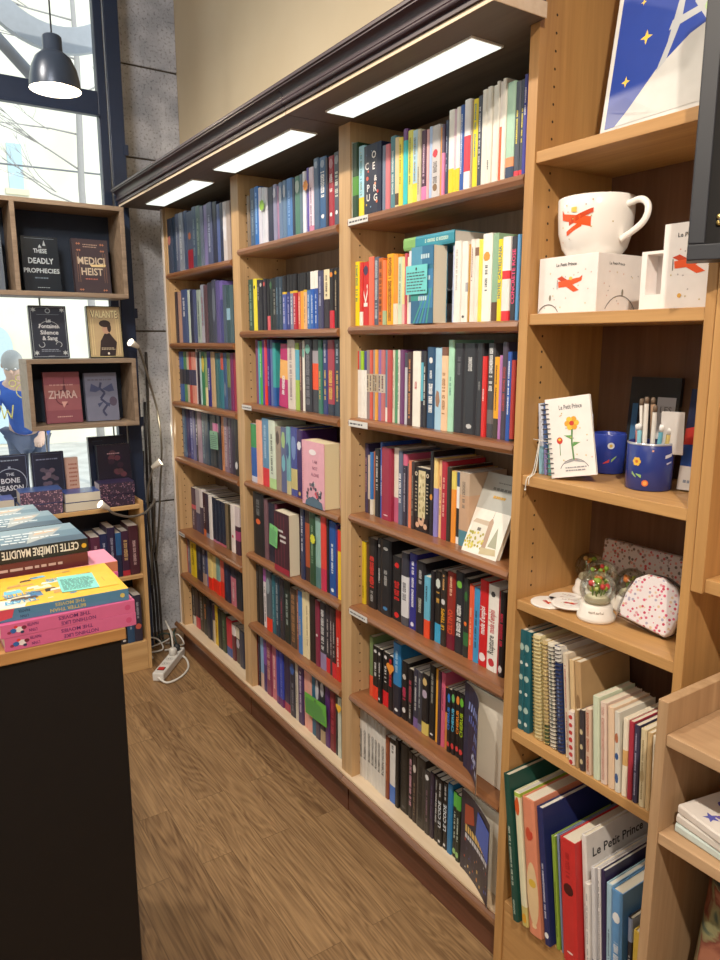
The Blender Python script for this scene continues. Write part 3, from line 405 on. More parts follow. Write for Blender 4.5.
 (1, 7, 1.2, 0.147, """3.413,0.0568,0.1910,1c2028;m.3-.8:808890|3.356,0.0417,0.1970,282c34;b0-.25:d0d0c8;m.3-.8:908888|3.315,0.0544,0.1980,302c34;b0-.3:c84050|3.26,0.0531,0.1990,403830;m.3-.9:a0a098|3.207,0.0518,0.1990,202c30;m.4-.8:d08040|3.155,0.0468,0.2000,242838|3.108,0.0286,0.1990,283040|3.08,0.0209,0.1930,c8b8a0;b.6-1:402c48|3.059,0.0400,0.1940,e0c030;m.2-.8:b03828|3.019,0.0474,0.1920,242c28|2.972,0.0464,0.1920,304030;m.3-.8:709068|2.925,0.0620,0.1780,c83040;b0-.24:3858a0|2.863,0.0385,0.1700,602830;b.7-1:e0d8d8|2.825,0.0484,0.1690,403838;f.4-.7:c0b8c8;b.7-1:e0d8c0|2.776,0.0472,0.1710,2c3448"""),
]
# ------------------------------------------------------------------ woods and paints
W_BEECH = wood('beech_veneer', 'b28c60', 'd0aa7a', 'z', 0.42)
W_BACK = wood('brown_back', '7a6450', '937a62', 'z', 0.55)
W_OAKB = wood('oak_back', '5e4230', '775640', 'z', 0.55)
W_BEECHY = wood('beech_board', 'd8bc98', 'e8d2b4', 'y', 0.45)
W_SHELF = wood('walnut_shelf', '6e4428', '94603c', 'y', 0.35, coat=0.25)
W_DARK = wood('dark_walnut', '2a1a20', '3c2832', 'y', 0.42)
W_PLINTH = wood('red_walnut', '4e2c1e', '6e4230', 'y', 0.4)
W_LEDGE = wood('ledge_walnut', '6e4830', '8a5e3e', 'y', 0.35, coat=0.3)
W_OAK = wood('oak_upright', 'a67846', 'c39257', 'z', 0.45)
W_OAKY = wood('oak_shelf', 'a87a48', 'c6965c', 'y', 0.45)
W_PALE = wood('pale_oak', 'a07c58', 'bd9a74', 'z', 0.5)
W_PALEY = wood('pale_oak_shelf', 'a88460', 'c49f78', 'y', 0.5)
W_PINE = wood('pine_panel', 'b88c58', 'd6ac74', 'x', 0.5)
W_PINEZ = wood('pine_upright', 'b88c58', 'd6ac74', 'z', 0.5)
W_TABLE = wood('counter_top', '9a6a3c', 'c08c54', 'x', 0.4)
W_BOX = wood('display_box', '74604e', '94806c', 'x', 0.5)
WHITE = mat('f0eee8', 0.4); BLACKP = mat('101114', 0.5); HOLE = mat('3a2a1c', 0.9); STEEL = mat('b0b2b4', 0.3, 0.9)
NAVYF = mat('1e2c46', 0.4); DARKT = mat('28282c', 0.6); GREYT = mat('6c6c70', 0.6)

# ------------------------------------------------------------------ the room
def floor_mat():
    m = bpy.data.materials.new('oak_strip_floor'); m.use_nodes = True
    nt = m.node_tree; b = nt.nodes['Principled BSDF']; L = nt.links.new
    tc = nt.nodes.new('ShaderNodeTexCoord'); mp = nt.nodes.new('ShaderNodeMapping')
    mp.inputs['Rotation'].default_value = (0, 0, R(90)); mp.inputs['Location'].default_value = (0.31, 0.033, 0)
    L(tc.outputs['Object'], mp.inputs['Vector'])
    br = nt.nodes.new('ShaderNodeTexBrick'); br.offset = 0.39; br.offset_frequency = 2; br.squash = 1.0
    br.inputs['Scale'].default_value = 1.0; br.inputs['Brick Width'].default_value = 0.78; br.inputs['Row Height'].default_value = 0.0995
    br.inputs['Mortar Size'].default_value = 0.0009; br.inputs['Mortar Smooth'].default_value = 0.2; br.inputs['Bias'].default_value = 0.0
    br.inputs['Color1'].default_value = (0.1, 0.1, 0.1, 1); br.inputs['Color2'].default_value = (0.9, 0.9, 0.9, 1); br.inputs['Mortar'].default_value = (0.3, 0.3, 0.3, 1)
    L(mp.outputs['Vector'], br.inputs['Vector'])
    # each strip shifts its own grain
    sc = nt.nodes.new('ShaderNodeVectorMath'); sc.operation = 'SCALE'; sc.inputs['Scale'].default_value = 37.0; L(br.outputs['Color'], sc.inputs[0])
    ad = nt.nodes.new('ShaderNodeVectorMath'); ad.operation = 'ADD'; L(tc.outputs['Object'], ad.inputs[0]); L(sc.outputs[0], ad.inputs[1])
    m2 = nt.nodes.new('ShaderNodeMapping'); m2.inputs['Scale'].default_value = (9, 1.1, 1); L(ad.outputs[0], m2.inputs['Vector'])
    n1 = nt.nodes.new('ShaderNodeTexNoise'); n1.inputs['Scale'].default_value = 1.4; n1.inputs['Detail'].default_value = 2; n1.inputs['Distortion'].default_value = 0.8
    L(m2.outputs['Vector'], n1.inputs['Vector'])
    k = nt.nodes.new('ShaderNodeMath'); k.operation = 'MULTIPLY'; k.inputs[1].default_value = 85; L(n1.outputs['Fac'], k.inputs[0])
    sn = nt.nodes.new('ShaderNodeMath'); sn.operation = 'SINE'; L(k.outputs[0], sn.inputs[0])
    m3 = nt.nodes.new('ShaderNodeMapping'); m3.inputs['Scale'].default_value = (160, 5, 1); L(ad.outputs[0], m3.inputs['Vector'])
    n2 = nt.nodes.new('ShaderNodeTexNoise'); n2.inputs['Scale'].default_value = 1; n2.inputs['Detail'].default_value = 4; L(m3.outputs['Vector'], n2.inputs['Vector'])
    f = nt.nodes.new('ShaderNodeMath'); f.operation = 'MULTIPLY_ADD'; f.inputs[1].default_value = 0.11; L(sn.outputs[0], f.inputs[0]); L(n2.outputs['Fac'], f.inputs[2])
    sp = nt.nodes.new('ShaderNodeSeparateColor'); L(br.outputs['Color'], sp.inputs['Color'])
    g = nt.nodes.new('ShaderNodeMath'); g.operation = 'MULTIPLY_ADD'; g.inputs[1].default_value = 0.30; L(sp.outputs[0], g.inputs[0]); L(f.outputs[0], g.inputs[2])
    r = nt.nodes.new('ShaderNodeValToRGB'); e = r.color_ramp.elements
    e[0].position = 0.34; e[0].color = lin('64482e'); e[1].position = 1.05; e[1].color = lin('a8845a')
    L(g.outputs[0], r.inputs['Fac'])
    mx = nt.nodes.new('ShaderNodeMix'); mx.data_type = 'RGBA'; mx.inputs['B'].default_value = lin('4a3522')
    fm = nt.nodes.new('ShaderNodeMath'); fm.operation = 'MULTIPLY'; fm.inputs[1].default_value = 0.6; L(br.outputs['Fac'], fm.inputs[0])
    L(fm.outputs[0], mx.inputs['Factor']); L(r.outputs['Color'], mx.inputs['A']); L(mx.outputs['Result'], b.inputs['Base Color'])
    b.inputs['Roughness'].default_value = 0.42; b.inputs['Specular IOR Level'].default_value = 0.4
    bp = nt.nodes.new('ShaderNodeBump'); bp.inputs['Strength'].default_value = 0.12; bp.inputs['Distance'].default_value = 0.001
    L(f.outputs[0], bp.inputs['Height']); L(bp.outputs['Normal'], b.inputs['Normal'])
    return m
def plaster(name, a, b_, sc=3, rough=0.85, bump=0.15):
    m = bpy.data.materials.new(name); m.use_nodes = True
    nt = m.node_tree; b = nt.nodes['Principled BSDF']; L = nt.links.new
    tc = nt.nodes.new('ShaderNodeTexCoord'); n = nt.nodes.new('ShaderNodeTexNoise'); n.inputs['Scale'].default_value = sc; n.inputs['Detail'].default_value = 8
    L(tc.outputs['Object'], n.inputs['Vector']); r = nt.nodes.new('ShaderNodeValToRGB'); r.color_ramp.elements[0].position = 0.35; r.color_ramp.elements[1].position = 0.65
    r.color_ramp.elements[0].color = lin(a); r.color_ramp.elements[1].color = lin(b_); L(n.outputs['Fac'], r.inputs['Fac']); L(r.outputs['Color'], b.inputs['Base Color'])
    n2 = nt.nodes.new('ShaderNodeTexNoise'); n2.inputs['Scale'].default_value = 70; n2.inputs['Detail'].default_value = 5; L(tc.outputs['Object'], n2.inputs['Vector'])
    bp = nt.nodes.new('ShaderNodeBump'); bp.inputs['Strength'].default_value = bump; bp.inputs['Distance'].default_value = 0.01; L(n2.outputs['Fac'], bp.inputs['Height']); L(bp.outputs['Normal'], b.inputs['Normal'])
    b.inputs['Roughness'].default_value = rough
    return m
def stone():
    m = plaster('grey_stone', 'aeb2bc', 'd6d8e0', 9, 0.9, 0.6)
    nt = m.node_tree; L = nt.links.new; b = nt.nodes['Principled BSDF']
    tc = nt.nodes.new('ShaderNodeTexCoord'); v = nt.nodes.new('ShaderNodeTexNoise'); v.inputs['Scale'].default_value = 90; v.inputs['Detail'].default_value = 2
    L(tc.outputs['Object'], v.inputs['Vector']); r = nt.nodes.new('ShaderNodeValToRGB'); r.color_ramp.elements[0].position = 0.32; r.color_ramp.elements[1].position = 0.46
    r.color_ramp.elements[0].color = (0.55, 0.54, 0.53, 1); L(v.outputs['Fac'], r.inputs['Fac'])
    mx = nt.nodes.new('ShaderNodeMix'); mx.data_type = 'RGBA'; mx.blend_type = 'MULTIPLY'; mx.inputs['Factor'].default_value = 1
    src = b.inputs['Base Color'].links[0].from_socket; L(src, mx.inputs['A']); L(r.outputs['Color'], mx.inputs['B']); L(mx.outputs['Result'], b.inputs['Base Color'])
    return m
YW = plaster('warm_yellow_plaster', 'd8c4a0', 'e0ceac', 2.0, 0.85, 0.05)
CE = plaster('white_ceiling', 'a8a49c', 'b4b0a8', 2.0, 0.9, 0.05)
RW = plaster('cream_plaster', '7c7064', '8c8072', 2.0, 0.9, 0.05)
struct(MB().box(-2.6, -2.2, -0.05, 1.42, 3.85, 0, floor_mat()).build('floor'), 'strip oak laminate floor running along the bookcases')
struct(MB().box(-2.6, -2.2, 3.3, 1.42, 3.85, 3.35, CE).build('ceiling'))
struct(MB().box(1.37, -2.2, 0, 1.42, 3.85, 3.3, YW).build('wall_right'), 'warm yellow plaster wall above the bookcases')
struct(MB().box(-2.65, -2.2, 0, -2.6, 3.85, 3.3, RW).build('wall_left'))
struct(MB().box(-2.65, -2.25, 0, 1.42, -2.2, 3.3, RW).build('wall_back'))
st = stone(); w = MB()
for z0, z1 in ((0, 0.716), (0.724, 1.60), (1.608, 2.42), (2.428, 2.834), (2.842, 3.3)):
    w.box(1.03, 3.70, z0, 1.37, 3.85, z1, st)
w.box(1.035, 3.706, 0, 1.37, 3.84, 3.3, mat('4c463e', 0.95))
struct(w.build('wall_front', bevel=0.004), 'rough grey stone pier between the shop window and bookcase')

# shop window: navy frame with glass, transom and a pale strip painting the daylight in the post gap
win = MB()
win.box(0.93, 3.50, 0, 0.968, 3.545, 3.3, NAVYF); win.box(0.976, 3.50, 0, 1.04, 3.545, 3.3, NAVYF); win.box(1.031, 3.545, 0, 1.04, 3.70, 3.3, NAVYF)
win.box(-2.6, 3.50, 2.535, 0.93, 3.545, 2.632, NAVYF); win.box(-2.6, 3.48, 2.527, 0.93, 3.50, 2.535, NAVYF)
win.box(-2.6, 3.50, 0, 0.93, 3.545, 0.34, NAVYF); win.box(-0.55, 3.50, 0.34, -0.47, 3.545, 3.3, NAVYF); win.box(-2.6, 3.5, 3.24, 0.93, 3.545, 3.3, NAVYF)
win.box(-2.6, 3.50, 0.34, -2.5, 3.545, 3.3, NAVYF)
wo = struct(win.build('window_1', bevel=0.003), 'tall navy framed shop window behind the display boxes')
MB().box(0.968, 3.512, 0, 0.976, 3.54, 3.3, mat('d8e0e4', 0.3)).build('gap_light_strip', wo)  # pale colour stands in for daylight through the gap between the posts
GL = glassy('clear_pane', 'f4fafc', 0.06)
for n, (x0, z0, x1, z1) in enumerate(((-0.47, 0.34, 0.93, 2.535), (-0.47, 2.632, 0.93, 3.24), (-2.5, 0.34, -0.55, 2.535), (-2.5, 2.632, -0.55, 3.24))):
    g = MB(); g.face([(x0,3.535,z0),(x1,3.535,z0),(x1,3.535,z1),(x0,3.535,z1)], GL); g.build('window_pane', wo)
hb = MB()
for z in (0.72, 1.15, 1.66, 2.38): hb.box(1.03, 3.494, z, 1.05, 3.5, z+0.045, NAVYF)
hb.build('hinge', wo)

# ------------------------------------------------------------------ three tall bookcases
def holes(mb, face_y, x_list, z0, z1, ny):
    z = z0
    while z < z1:
        for x in x_list:
            mb.face([(x + 0.0028*math.cos(t*math.pi/4), face_y + ny*0.0004, z + 0.0028*math.sin(t*math.pi/4)) for t in range(8)], HOLE)
        z += 0.032
SHELVES = {3: [1.893, 1.596, 1.328, 1.036, 0.741, 0.443], 2: [1.887, 1.591, 1.320, 1.017, 0.727, 0.429], 1: [1.858, 1.546, 1.275, 1.008, 0.646, 0.423]}
SPAN = {3: (1.130, 1.806), 2: (1.866, 2.565), 1: (2.630, 3.360)}
OUT = {3: (1.098, 1.836), 2: (1.836, 2.597), 1: (2.597, 3.410)}
STRIPS = {(3,0): 1, (3,2): 1, (3,4): 1, (2,2): 1, (1,4): 1}
LBL = {3: 'tall walnut-shelved bookcase with pale uprights, nearest the camera', 2: 'tall walnut-shelved bookcase with pale uprights, middle of the three', 1: 'tall walnut-shelved bookcase with pale uprights, beside the stone pier'}
for bay in (3, 2, 1):
    t = thing('tall_bookcase', LBL[bay], 'bookcase', (1.25, (OUT[bay][0]+OUT[bay][1])/2, 0), group='tall bookcases along the yellow wall')
    ox, oy = t.location.x, t.location.y
    def B(name, mb, bevel=0.0):
        mb.v = [(x-ox, y-oy, z) for x, y, z in mb.v]; return mb.build(name, t, bevel)
    a, b = SPAN[bay]; oa, ob = OUT[bay]
    for y0, y1, inner, ny in ((oa, a, a, 1), (b, ob, b, -1)):
        p = MB().box(1.16, y0, 0.135, 1.352, y1, 2.149, W_BEECH); holes(p, inner, (1.192, 1.315), 0.19, 2.08, ny)
        B('side_panel', p, 0)
    B('back_panel', MB().box(1.352, oa, 0.0, 1.364, ob, 2.149, W_BACK))
    if bay == 1: B('edge_strip', MB().box(1.154, 3.398, 0.14, 1.1599, 3.411, 2.148, mat('cfcac4', 0.35)))
    B('plinth', MB().box(1.166, oa+0.004, 0, 1.20, ob-0.004, 0.112, W_PLINTH))
    B('bottom_board', MB().box(1.150, oa, 0.118, 1.351, ob, 0.146, W_BEECHY))
    led = MB().extrude_y([(1.150,0.112),(1.150,0.140),(1.146,0.141),(1.140,0.136),(1.136,0.130),(1.136,0.122),(1.143,0.114)], oa+0.001, ob-0.001 + (0.04 if bay == 1 else 0), W_LEDGE)
    B('base_moulding', led)
    for i, z in enumerate(SHELVES[bay]):
        pr = [(1.350, z), (1.350, z-0.026), (1.160, z-0.026), (1.152, z-0.022), (1.148, z-0.013), (1.152, z-0.004), (1.160, z)]
        s = B('shelf', MB().extrude_y(pr, a+0.0006, b-0.0006, W_SHELF))
        if (bay, i) in STRIPS:
            d = Deco((1.1472-ox, b-0.008-oy, z-0.023), (0,-1,0), (0,0,1)); L_ = 0.10 if bay == 3 else 0.085
            d.rect(0, 0.001, L_, 0.019, mat('d8d6d0', 0.4)); d.scribble(0.006, 0.004, L_-0.004, 0.016, 1, mat('4a4a50'), bay*7+i); d.build('label_strip', s)

# cornice in two lengths, with soffit and a pale front lip
def arc(cx, cz, r_, a0, a1, n=7): return [(cx + r_*math.cos(R(a0+(a1-a0)*i/n)), cz + r_*math.sin(R(a0+(a1-a0)*i/n))) for i in range(n+1)]
prof = [(1.366, 2.150), (1.366, 2.220), (0.952, 2.220), (0.950, 2.217), (0.950, 2.211), (0.954, 2.209), (0.954, 2.206)] + arc(0.956, 2.187, 0.019, 88, 0, 9) \
     + [(0.975, 2.1855), (0.972, 2.183)] + arc(0.976, 2.177, 0.006, 120, 270, 7) + [(0.980, 2.170), (0.980, 2.163), (0.977, 2.162), (0.977, 2.1585), (0.985, 2.1585), (0.985, 2.150)]
near = [(min(x, 1.117), z) for x, z in prof]
W_SOFF = wood('soffit', '544a42', '685c52', 'y', 0.5)
for y0, y1 in ((1.099, 1.849), (1.851, 3.462)):
    mb = MB().extrude_y(prof, y0, y1, W_DARK)
    if y0 < 1.5: mb.extrude_y(near, 1.058, 1.0989, W_DARK)
    o = mb.build('cornice'); tag(o, 'dark stepped wooden cornice over ' + ('the near bookcase' if y0 < 1.5 else 'the middle and far bookcases'), 'cornice', 'cornice lengths along the bookcases')
    sf = MB().box(0.984, y0, 2.1485, 1.360, y1-0.001, 2.1505, W_SOFF)
    if y0 < 1.5: sf.box(0.984, 1.058, 2.1485, 1.117, y0, 2.1505, W_SOFF)
    sf.build('soffit', o)
    ye = 1.0575 if y0 < 1.5 else y0
    lip = MB().box(0.9825, ye, 2.1486, 0.986, y1-0.001, 2.1572, W_BEECHY)
    if y0 < 1.5: lip.box(0.9825, 1.0555, 2.1486, 1.118, 1.0585, 2.176, W_BEECHY)
    lip.build('front_lip', o)
LEDM = glow('led_diffuser', 'f2fff4', 1.15)
for y0, y1, nm in ((1.195, 1.755, 'near'), (1.955, 2.53, 'middle'), (2.735, 3.30, 'far')):
    t = thing('ceiling_light_panel', 'flat white light panel set under the cornice above the %s bookcase' % nm, 'light panel', (1.096, (y0+y1)/2, 2.147), group='light panels under the cornice')
    h = (y1-y0)/2
    MB().box(-0.040, -h, -0.0045, 0.040, h, 0.001, LEDM).build('diffuser', t)
    f = MB()
    for x0, x1, ya, yb in ((-0.044,-0.040,-h-0.004,h+0.004),(0.040,0.044,-h-0.004,h+0.004),(-0.040,0.040,-h-0.004,-h),(-0.040,0.040,h,h+0.004)): f.box(x0, ya, -0.003, x1, yb, 0.001, WHITE)
    f.build('frame', t)

# ------------------------------------------------------------------ books on the three bookcases
def place_rows():
    rest = []; allb = []
    for bay, i, X, z, s in ROWS:
        toks = s.split('|')
        for k, tk in enumerate(toks):
            p = tk.split(';'); head = p[0]; kind = ''
            if head[0] in '@^': kind = head[0]; head = head[1:]
            q = head.split(','); allb.append((bay, i, X, z, kind, float(q[0]), float(q[1]), float(q[2]), q[3], q[4:], p[1:]))
    # count places along each shelf, faced-out books included
    extra = {(3,6): 1, (3,7): 1, (2,4): 2, (2,5): 1}
    rows = {}
    for b in allb: rows.setdefault((b[0], int(b[1])), []).append(b)
    small = sorted([b for b in allb if b[0] == 2], key=lambda b: -b[6]*b[7])
    keep = set(id(b) for b in small[:KEEP_MIDDLE])
    stuff = MB()
    for (bay, i), L in rows.items():
        L.sort(key=lambda b: -b[5]); zs = SHELVES[bay][i-1] if i < 7 else 0.146
        n = len(L) + extra.get((bay, i), 0)
        for k, b in enumerate(L):
            X, kind, y, w, h, col, ex = b[2], b[4], b[5], b[6], b[7], b[8], b[10]
            rr = random.Random(int(y*1e4) + i*31 + bay*977)
            a_, b_ = SPAN[bay]
            if y > b_ - 0.001: w -= y - (b_ - 0.001); y = b_ - 0.001
            if y - w < a_ + 0.001: w = y - a_ - 0.001
            w = max(w, 0.004) - 0.0004; x = X + rr.uniform(-0.0025, 0.0035)
            pos = k + 1
            if (bay, i) == (2, 5) and b[1] == 5.5: pos += 1
            bands, marks, blobs, texts, o = parse(ex); x += o.get('o', 0)
            nm = cname(col).replace(' ', '-')
            feat = ''
            if texts: feat = ' with %s title' % cname(texts[0][2]).replace(' ', '-')
            elif bands and cname(bands[0][2]) != cname(col):
                f0, f1 = bands[0][:2]; part = 'foot' if f1 < 0.4 else ('top' if f1 > 0.9 else 'band')
                feat = ' with %s %s' % (cname(bands[0][2]).replace(' ', '-'), part)
            elif marks: feat = ' with %s lettering' % cname(marks[0][3]).replace(' ', '-')
            lab = '%s-spined book%s, %s on %s of %s' % (nm, feat, ordinal(pos, n), SHELF[i], SIDE[bay].replace('tall ', ''))
            grp = 'books on the %s of the %s' % (SHELF[i], SIDE[bay])
            d = min(0.128 + rr.random()*0.02, 1.349 - x)
            if kind == '@' or kind == '^':
                t_ = float(b[9][0]); lean = float(b[9][1]) if len(b[9]) > 1 else 0
                lab = {'teal': 'teal paperback standing cover outwards behind a pinned turquoise card', 'church': 'pale book with a painted village church, leaning back, cover outwards'}[o['art']]
                x -= 0.022
                if o['art'] == 'teal': y -= 0.018
                c = make_book((x, y, zs), t_, h, w, col, [], lab, grp, rotz=R(-90), rotx=-R(lean), page='f6ead0')
                ART[o['art']](c, w, h); continue
            if id(b) in keep or bay == 3:
                if 'l' in o:
                    c = make_book((x, y-w+0.008, zs+0.0005), w*0.7, h*0.97, d, col, ex, 'magenta illustrated paperback leaning to the right, on third shelf of middle bookcase', grp, rotx=R(5))
                else:
                    c = make_book((x, y-w, zs+0.0003), w, h, d, col, ex, lab, grp)
                if 'art' in o and o['art'] in ART2: ART2[o['art']](c, w, h)
            else:
                mb, pb, td = book_meshes(w, h, d, col, bands, marks, blobs, texts, int(y*7919+zs*104729), rr.choice(['e6dcc6','dcd0b8','efe8da']))
                for q in (mb, pb):
                    k0 = len(stuff.v); stuff.v += [(vx+x, vy+y-w, vz+zs+0.0003) for vx, vy, vz in q.v]
                    for f, mi in zip(q.f, q.m):
                        stuff.f.append(tuple(k0+j for j in f)); stuff.m.append(stuff.mi(q.mats[mi])); stuff.sm.append(False)
    o = stuff.build('shelved_books', raw=True)
    tag(o, 'remaining thin books packed on the far bookcase and between larger ones on the middle one', 'books', kind='stuff')

def art_teal(c, w, h):
    d = Deco((0, -0.0004, 0), (1,0,0), (0,0,1)); k = bookm
    for i, (a, b, e, f, col) in enumerate(((0,.0,1,.3,'2c5f86'),(0,.3,.7,.6,'2f8a80'),(.4,.2,1,.7,'3a78a8'),(0,.6,.5,1,'4a8fb0'),(.5,.75,1,1,'2a6890'))): d.rect(a*w, b*h, e*w, f*h, k(col))
    for q in range(5): d.poly([(0.1*w+q*0.15*w, 0), (0.16*w+q*0.15*w, 0), (0.75*w+q*0.05*w, 0.45*h), (0.7*w+q*0.05*w, 0.45*h)], k('3a7fb8' if q % 2 else '3f9a86'))
    for q, (z, x0) in enumerate(((.84,.45),(.56,.5),(.3,.35))):
        for j in range(4): d.rect((x0+j*.1)*w, z*h, (x0+.07+j*.1)*w, (z+.055)*h, k('b8d4dc'))
    d.build('cover_art', c)
def art_church(c, w, h):
    d = Deco((0, -0.0004, 0), (1,0,0), (0,0,1)); k = bookm
    d.rect(0, .52*h, w, h, k('b4b4ac')); d.rect(0, 0, w, .55*h, k('f0ece0')); d.rect(.06*w,.12*h,.6*w,.38*h,k('e4dfd0'))
    d.poly([(.05*w,.37*h),(.62*w,.36*h),(.52*w,.42*h),(.12*w,.42*h)], k('c8b49c')); d.poly([(.5*w,.1*h),(.62*w,.1*h),(.62*w,.42*h),(.56*w,.47*h),(.5*w,.42*h)], k('b89880'))
    d.poly([(.56*w,.47*h),(.575*w,.47*h),(.57*w,.57*h)], k('808078')); d.poly([(.66*w,.13*h),(.9*w,.13*h),(.78*w,.38*h)], k('a8a890'))
    d.rect(.24*w,.28*h,.34*w,.32*h,k('706860'))
    rr = random.Random(4)
    for q in range(40): d.ell((.02+.48*rr.random())*w, (.06+.2*rr.random())*h, .03*w, .018*h, k(rr.choice(['d8c84a','c8b838','a8a040','e0d468'])), 6)
    d.poly([(.5*w,.02*h),(.95*w,.05*h),(.9*w,.12*h),(.5*w,.1*h)], k('c8b890'))
    for q, x0 in enumerate((.3,.38)): d.scribble(x0*w, (.78-q*.1)*h, (.85-.05*q)*w, (.86-q*.1)*h, 1, k('787870' if q == 0 else 'c89838'), 5+q)
    d.scribble(.4*w, .88*h, .8*w, .91*h, 1, k('787870'), 8)
    d.build('cover_art', c)
def art_coeur(c, w, h):
    d = Deco((-0.0005, w, 0), (0,-1,0), (0,0,1)); k = bookm
    for s, a, b, hh in (('C', .22, .70, .10), ('O', .62, .84, .10), ('E', .62, .68, .10), ('&', .72, .50, .08), ('P', .3, .38, .10), ('R', .7, .36, .10), ('U', .3, .24, .10), ('G', .72, .22, .10)): d.text(s, a*w, b*h, hh*h, k('e8e4e0'))
    for a, b, r_, col in ((.25,.52,.05,'e86040'),(.3,.62,.03,'e86040'),(.7,.42,.04,'e8a080'),(.85,.3,.04,'d84030'),(.2,.14,.025,'e8c840'),(.8,.16,.04,'e87048'),(.45,.1,.02,'80b0d0'),(.5,.9,.015,'80a0c0'),(.2,.86,.02,'405080')): d.ell(a*w, b*h, r_*h*.6, r_*h*.6, k(col), 10)
    d.build('cover_art', c)
def art_ornate(c, w, h):
    d = Deco((-0.0005, w, 0), (0,-1,0), (0,0,1)); k = bookm; rr = random.Random(9)
    d.rect(.28*w, .22*h, .72*w, .96*h, k('d8c898')); 
    for q in range(26): d.ell((.32+.36*rr.random())*w, (.26+.66*rr.random())*h, .05*w, .03*h, k(rr.choice(['a89868','e8dcb0','786840','b8a070'])), 7)
    d.rect(.1*w, .04*h, .9*w, .22*h, k('2a1410'))
    for a, b, q in ((.25,.1,.12),(.5,.14,.16),(.75,.1,.12),(.35,.18,.06),(.62,.2,.07)): d.ell(a*w, b*h, q*w, .045*h, k('d8a888'), 9)
    for a in (.14, .86):
        d.ring(a*w, .9*h, .04*w, .09*w, k('c8b8a0'), 12); d.scribble((a-.06)*w, .3*h, (a+.06)*w, .8*h, 9, k('b8a890'), int(a*10))
    d.build('cover_art', c)
def art_lean(c, w, h): pass
ART = {'teal': art_teal, 'church': art_church}; ART2 = {'ornate': art_ornate}
KEEP_MIDDLE = 58
place_rows()
# the wide navy book with scattered white capitals gets its lettering
for o in list(C.objects):
    if o.get('category') == 'book' and abs(o.location.z - 1.8933) < 0.002 and o.name.startswith('book') and 0.05 < max(v.co.y for v in o.data.vertices) < 0.12 and o.location.y > 1.6:
        art_coeur(o, max(v.co.y for v in o.data.vertices), max(v.co.z for v in o.data.vertices))
        o['label'] = 'wide dark navy book with scattered white capitals, top shelf of near bookcase'

def cover_book(y0, w, X, z, h, t, col, art, label, grp, lean=0, page='ece0c4', rz=0, bend=0):
    """book standing cover outwards; bend curls its front board open"""
    c = make_book((X, y0, z+0.0003), t, h, w, col, [], label, grp, rotz=R(-90+rz), rotx=-R(lean), page=page)
    if art: art(c, w, h)
    return c
def art_pink(c, w, h):
    d = Deco((0, -0.0004, 0), (1,0,0), (0,0,1)); k = bookm; rr = random.Random(2)
    d.ell(.5*w, .84*h, .16*w, .045*h, k('f4e8ea'), 14)
    for s, b in (('I AM', .70), ('NOT', .60), ('ALONE', .50)): d.text(s, .6*w, b*h, .05*h, k('a06078'))
    for q in range(34):
        a = .18 + .7*rr.random(); b = .04 + .34*rr.random()*(1-abs(a-.5))
        d.ell(a*w, b*h, .05*w, .03*h, k(rr.choice(['30343c','58606c','c84858','d8c8c8','384858','806070'])), 7)
    d.poly([(.15*w,0),(.95*w,0),(.9*w,.1*h),(.5*w,.16*h),(.2*w,.08*h)], k('50687c'))
    d.scribble(.05*w, .05*h, .09*w, .9*h, 30, k('b86880'), 3); d.build('cover_art', c)
def art_maroon(c, w, h):
    d = Deco((0, -0.0004, 0), (1,0,0), (0,0,1)); k = bookm
    d.rect(0, .0, w, .1*h, k('a02838'))
    for q in range(4): d.rect((.05+q*.2)*w, .1*h, (.12+q*.2)*w, .95*h, k('602c38'))
    for q, (a, b) in enumerate(((.25,.66),(.4,.58),(.42,.5))):
        d.scribble(a*w, b*h, (a+.4)*w, (b+.07)*h, 1, k('d8d4d0'), q+3); d.scribble(a*w, (b+.01)*h, (a+.4)*w, (b+.08)*h, 1, k('d8d4d0'), q+30)
    d.build('cover_art', c)
# pink cover-out book on the fourth shelf of the middle bookcase, and the yellow spine beside it
cover_book(2.095, 0.147, 1.150, 1.017, 0.215, 0.062, 'e8a8b8', art_pink, 'thick pink paperback facing outwards on fourth shelf of middle bookcase', 'books on the fourth shelf of the middle tall bookcase', page='f0dfb4')
make_book((1.19, 1.8685, 1.0173), 0.018, 0.21, 0.13, 'f0c038', ['m.1-.9:a07820'], 'yellow-spined book at the right end of fourth shelf, middle bookcase', 'books on the fourth shelf of the middle tall bookcase')
cover_book(2.305, 0.115, 1.146, 0.727, 0.225, 0.044, '40222c', art_maroon, 'dark maroon book facing outwards with pinned green card, fifth shelf, middle bookcase', 'books on the fifth shelf of the middle tall bookcase')

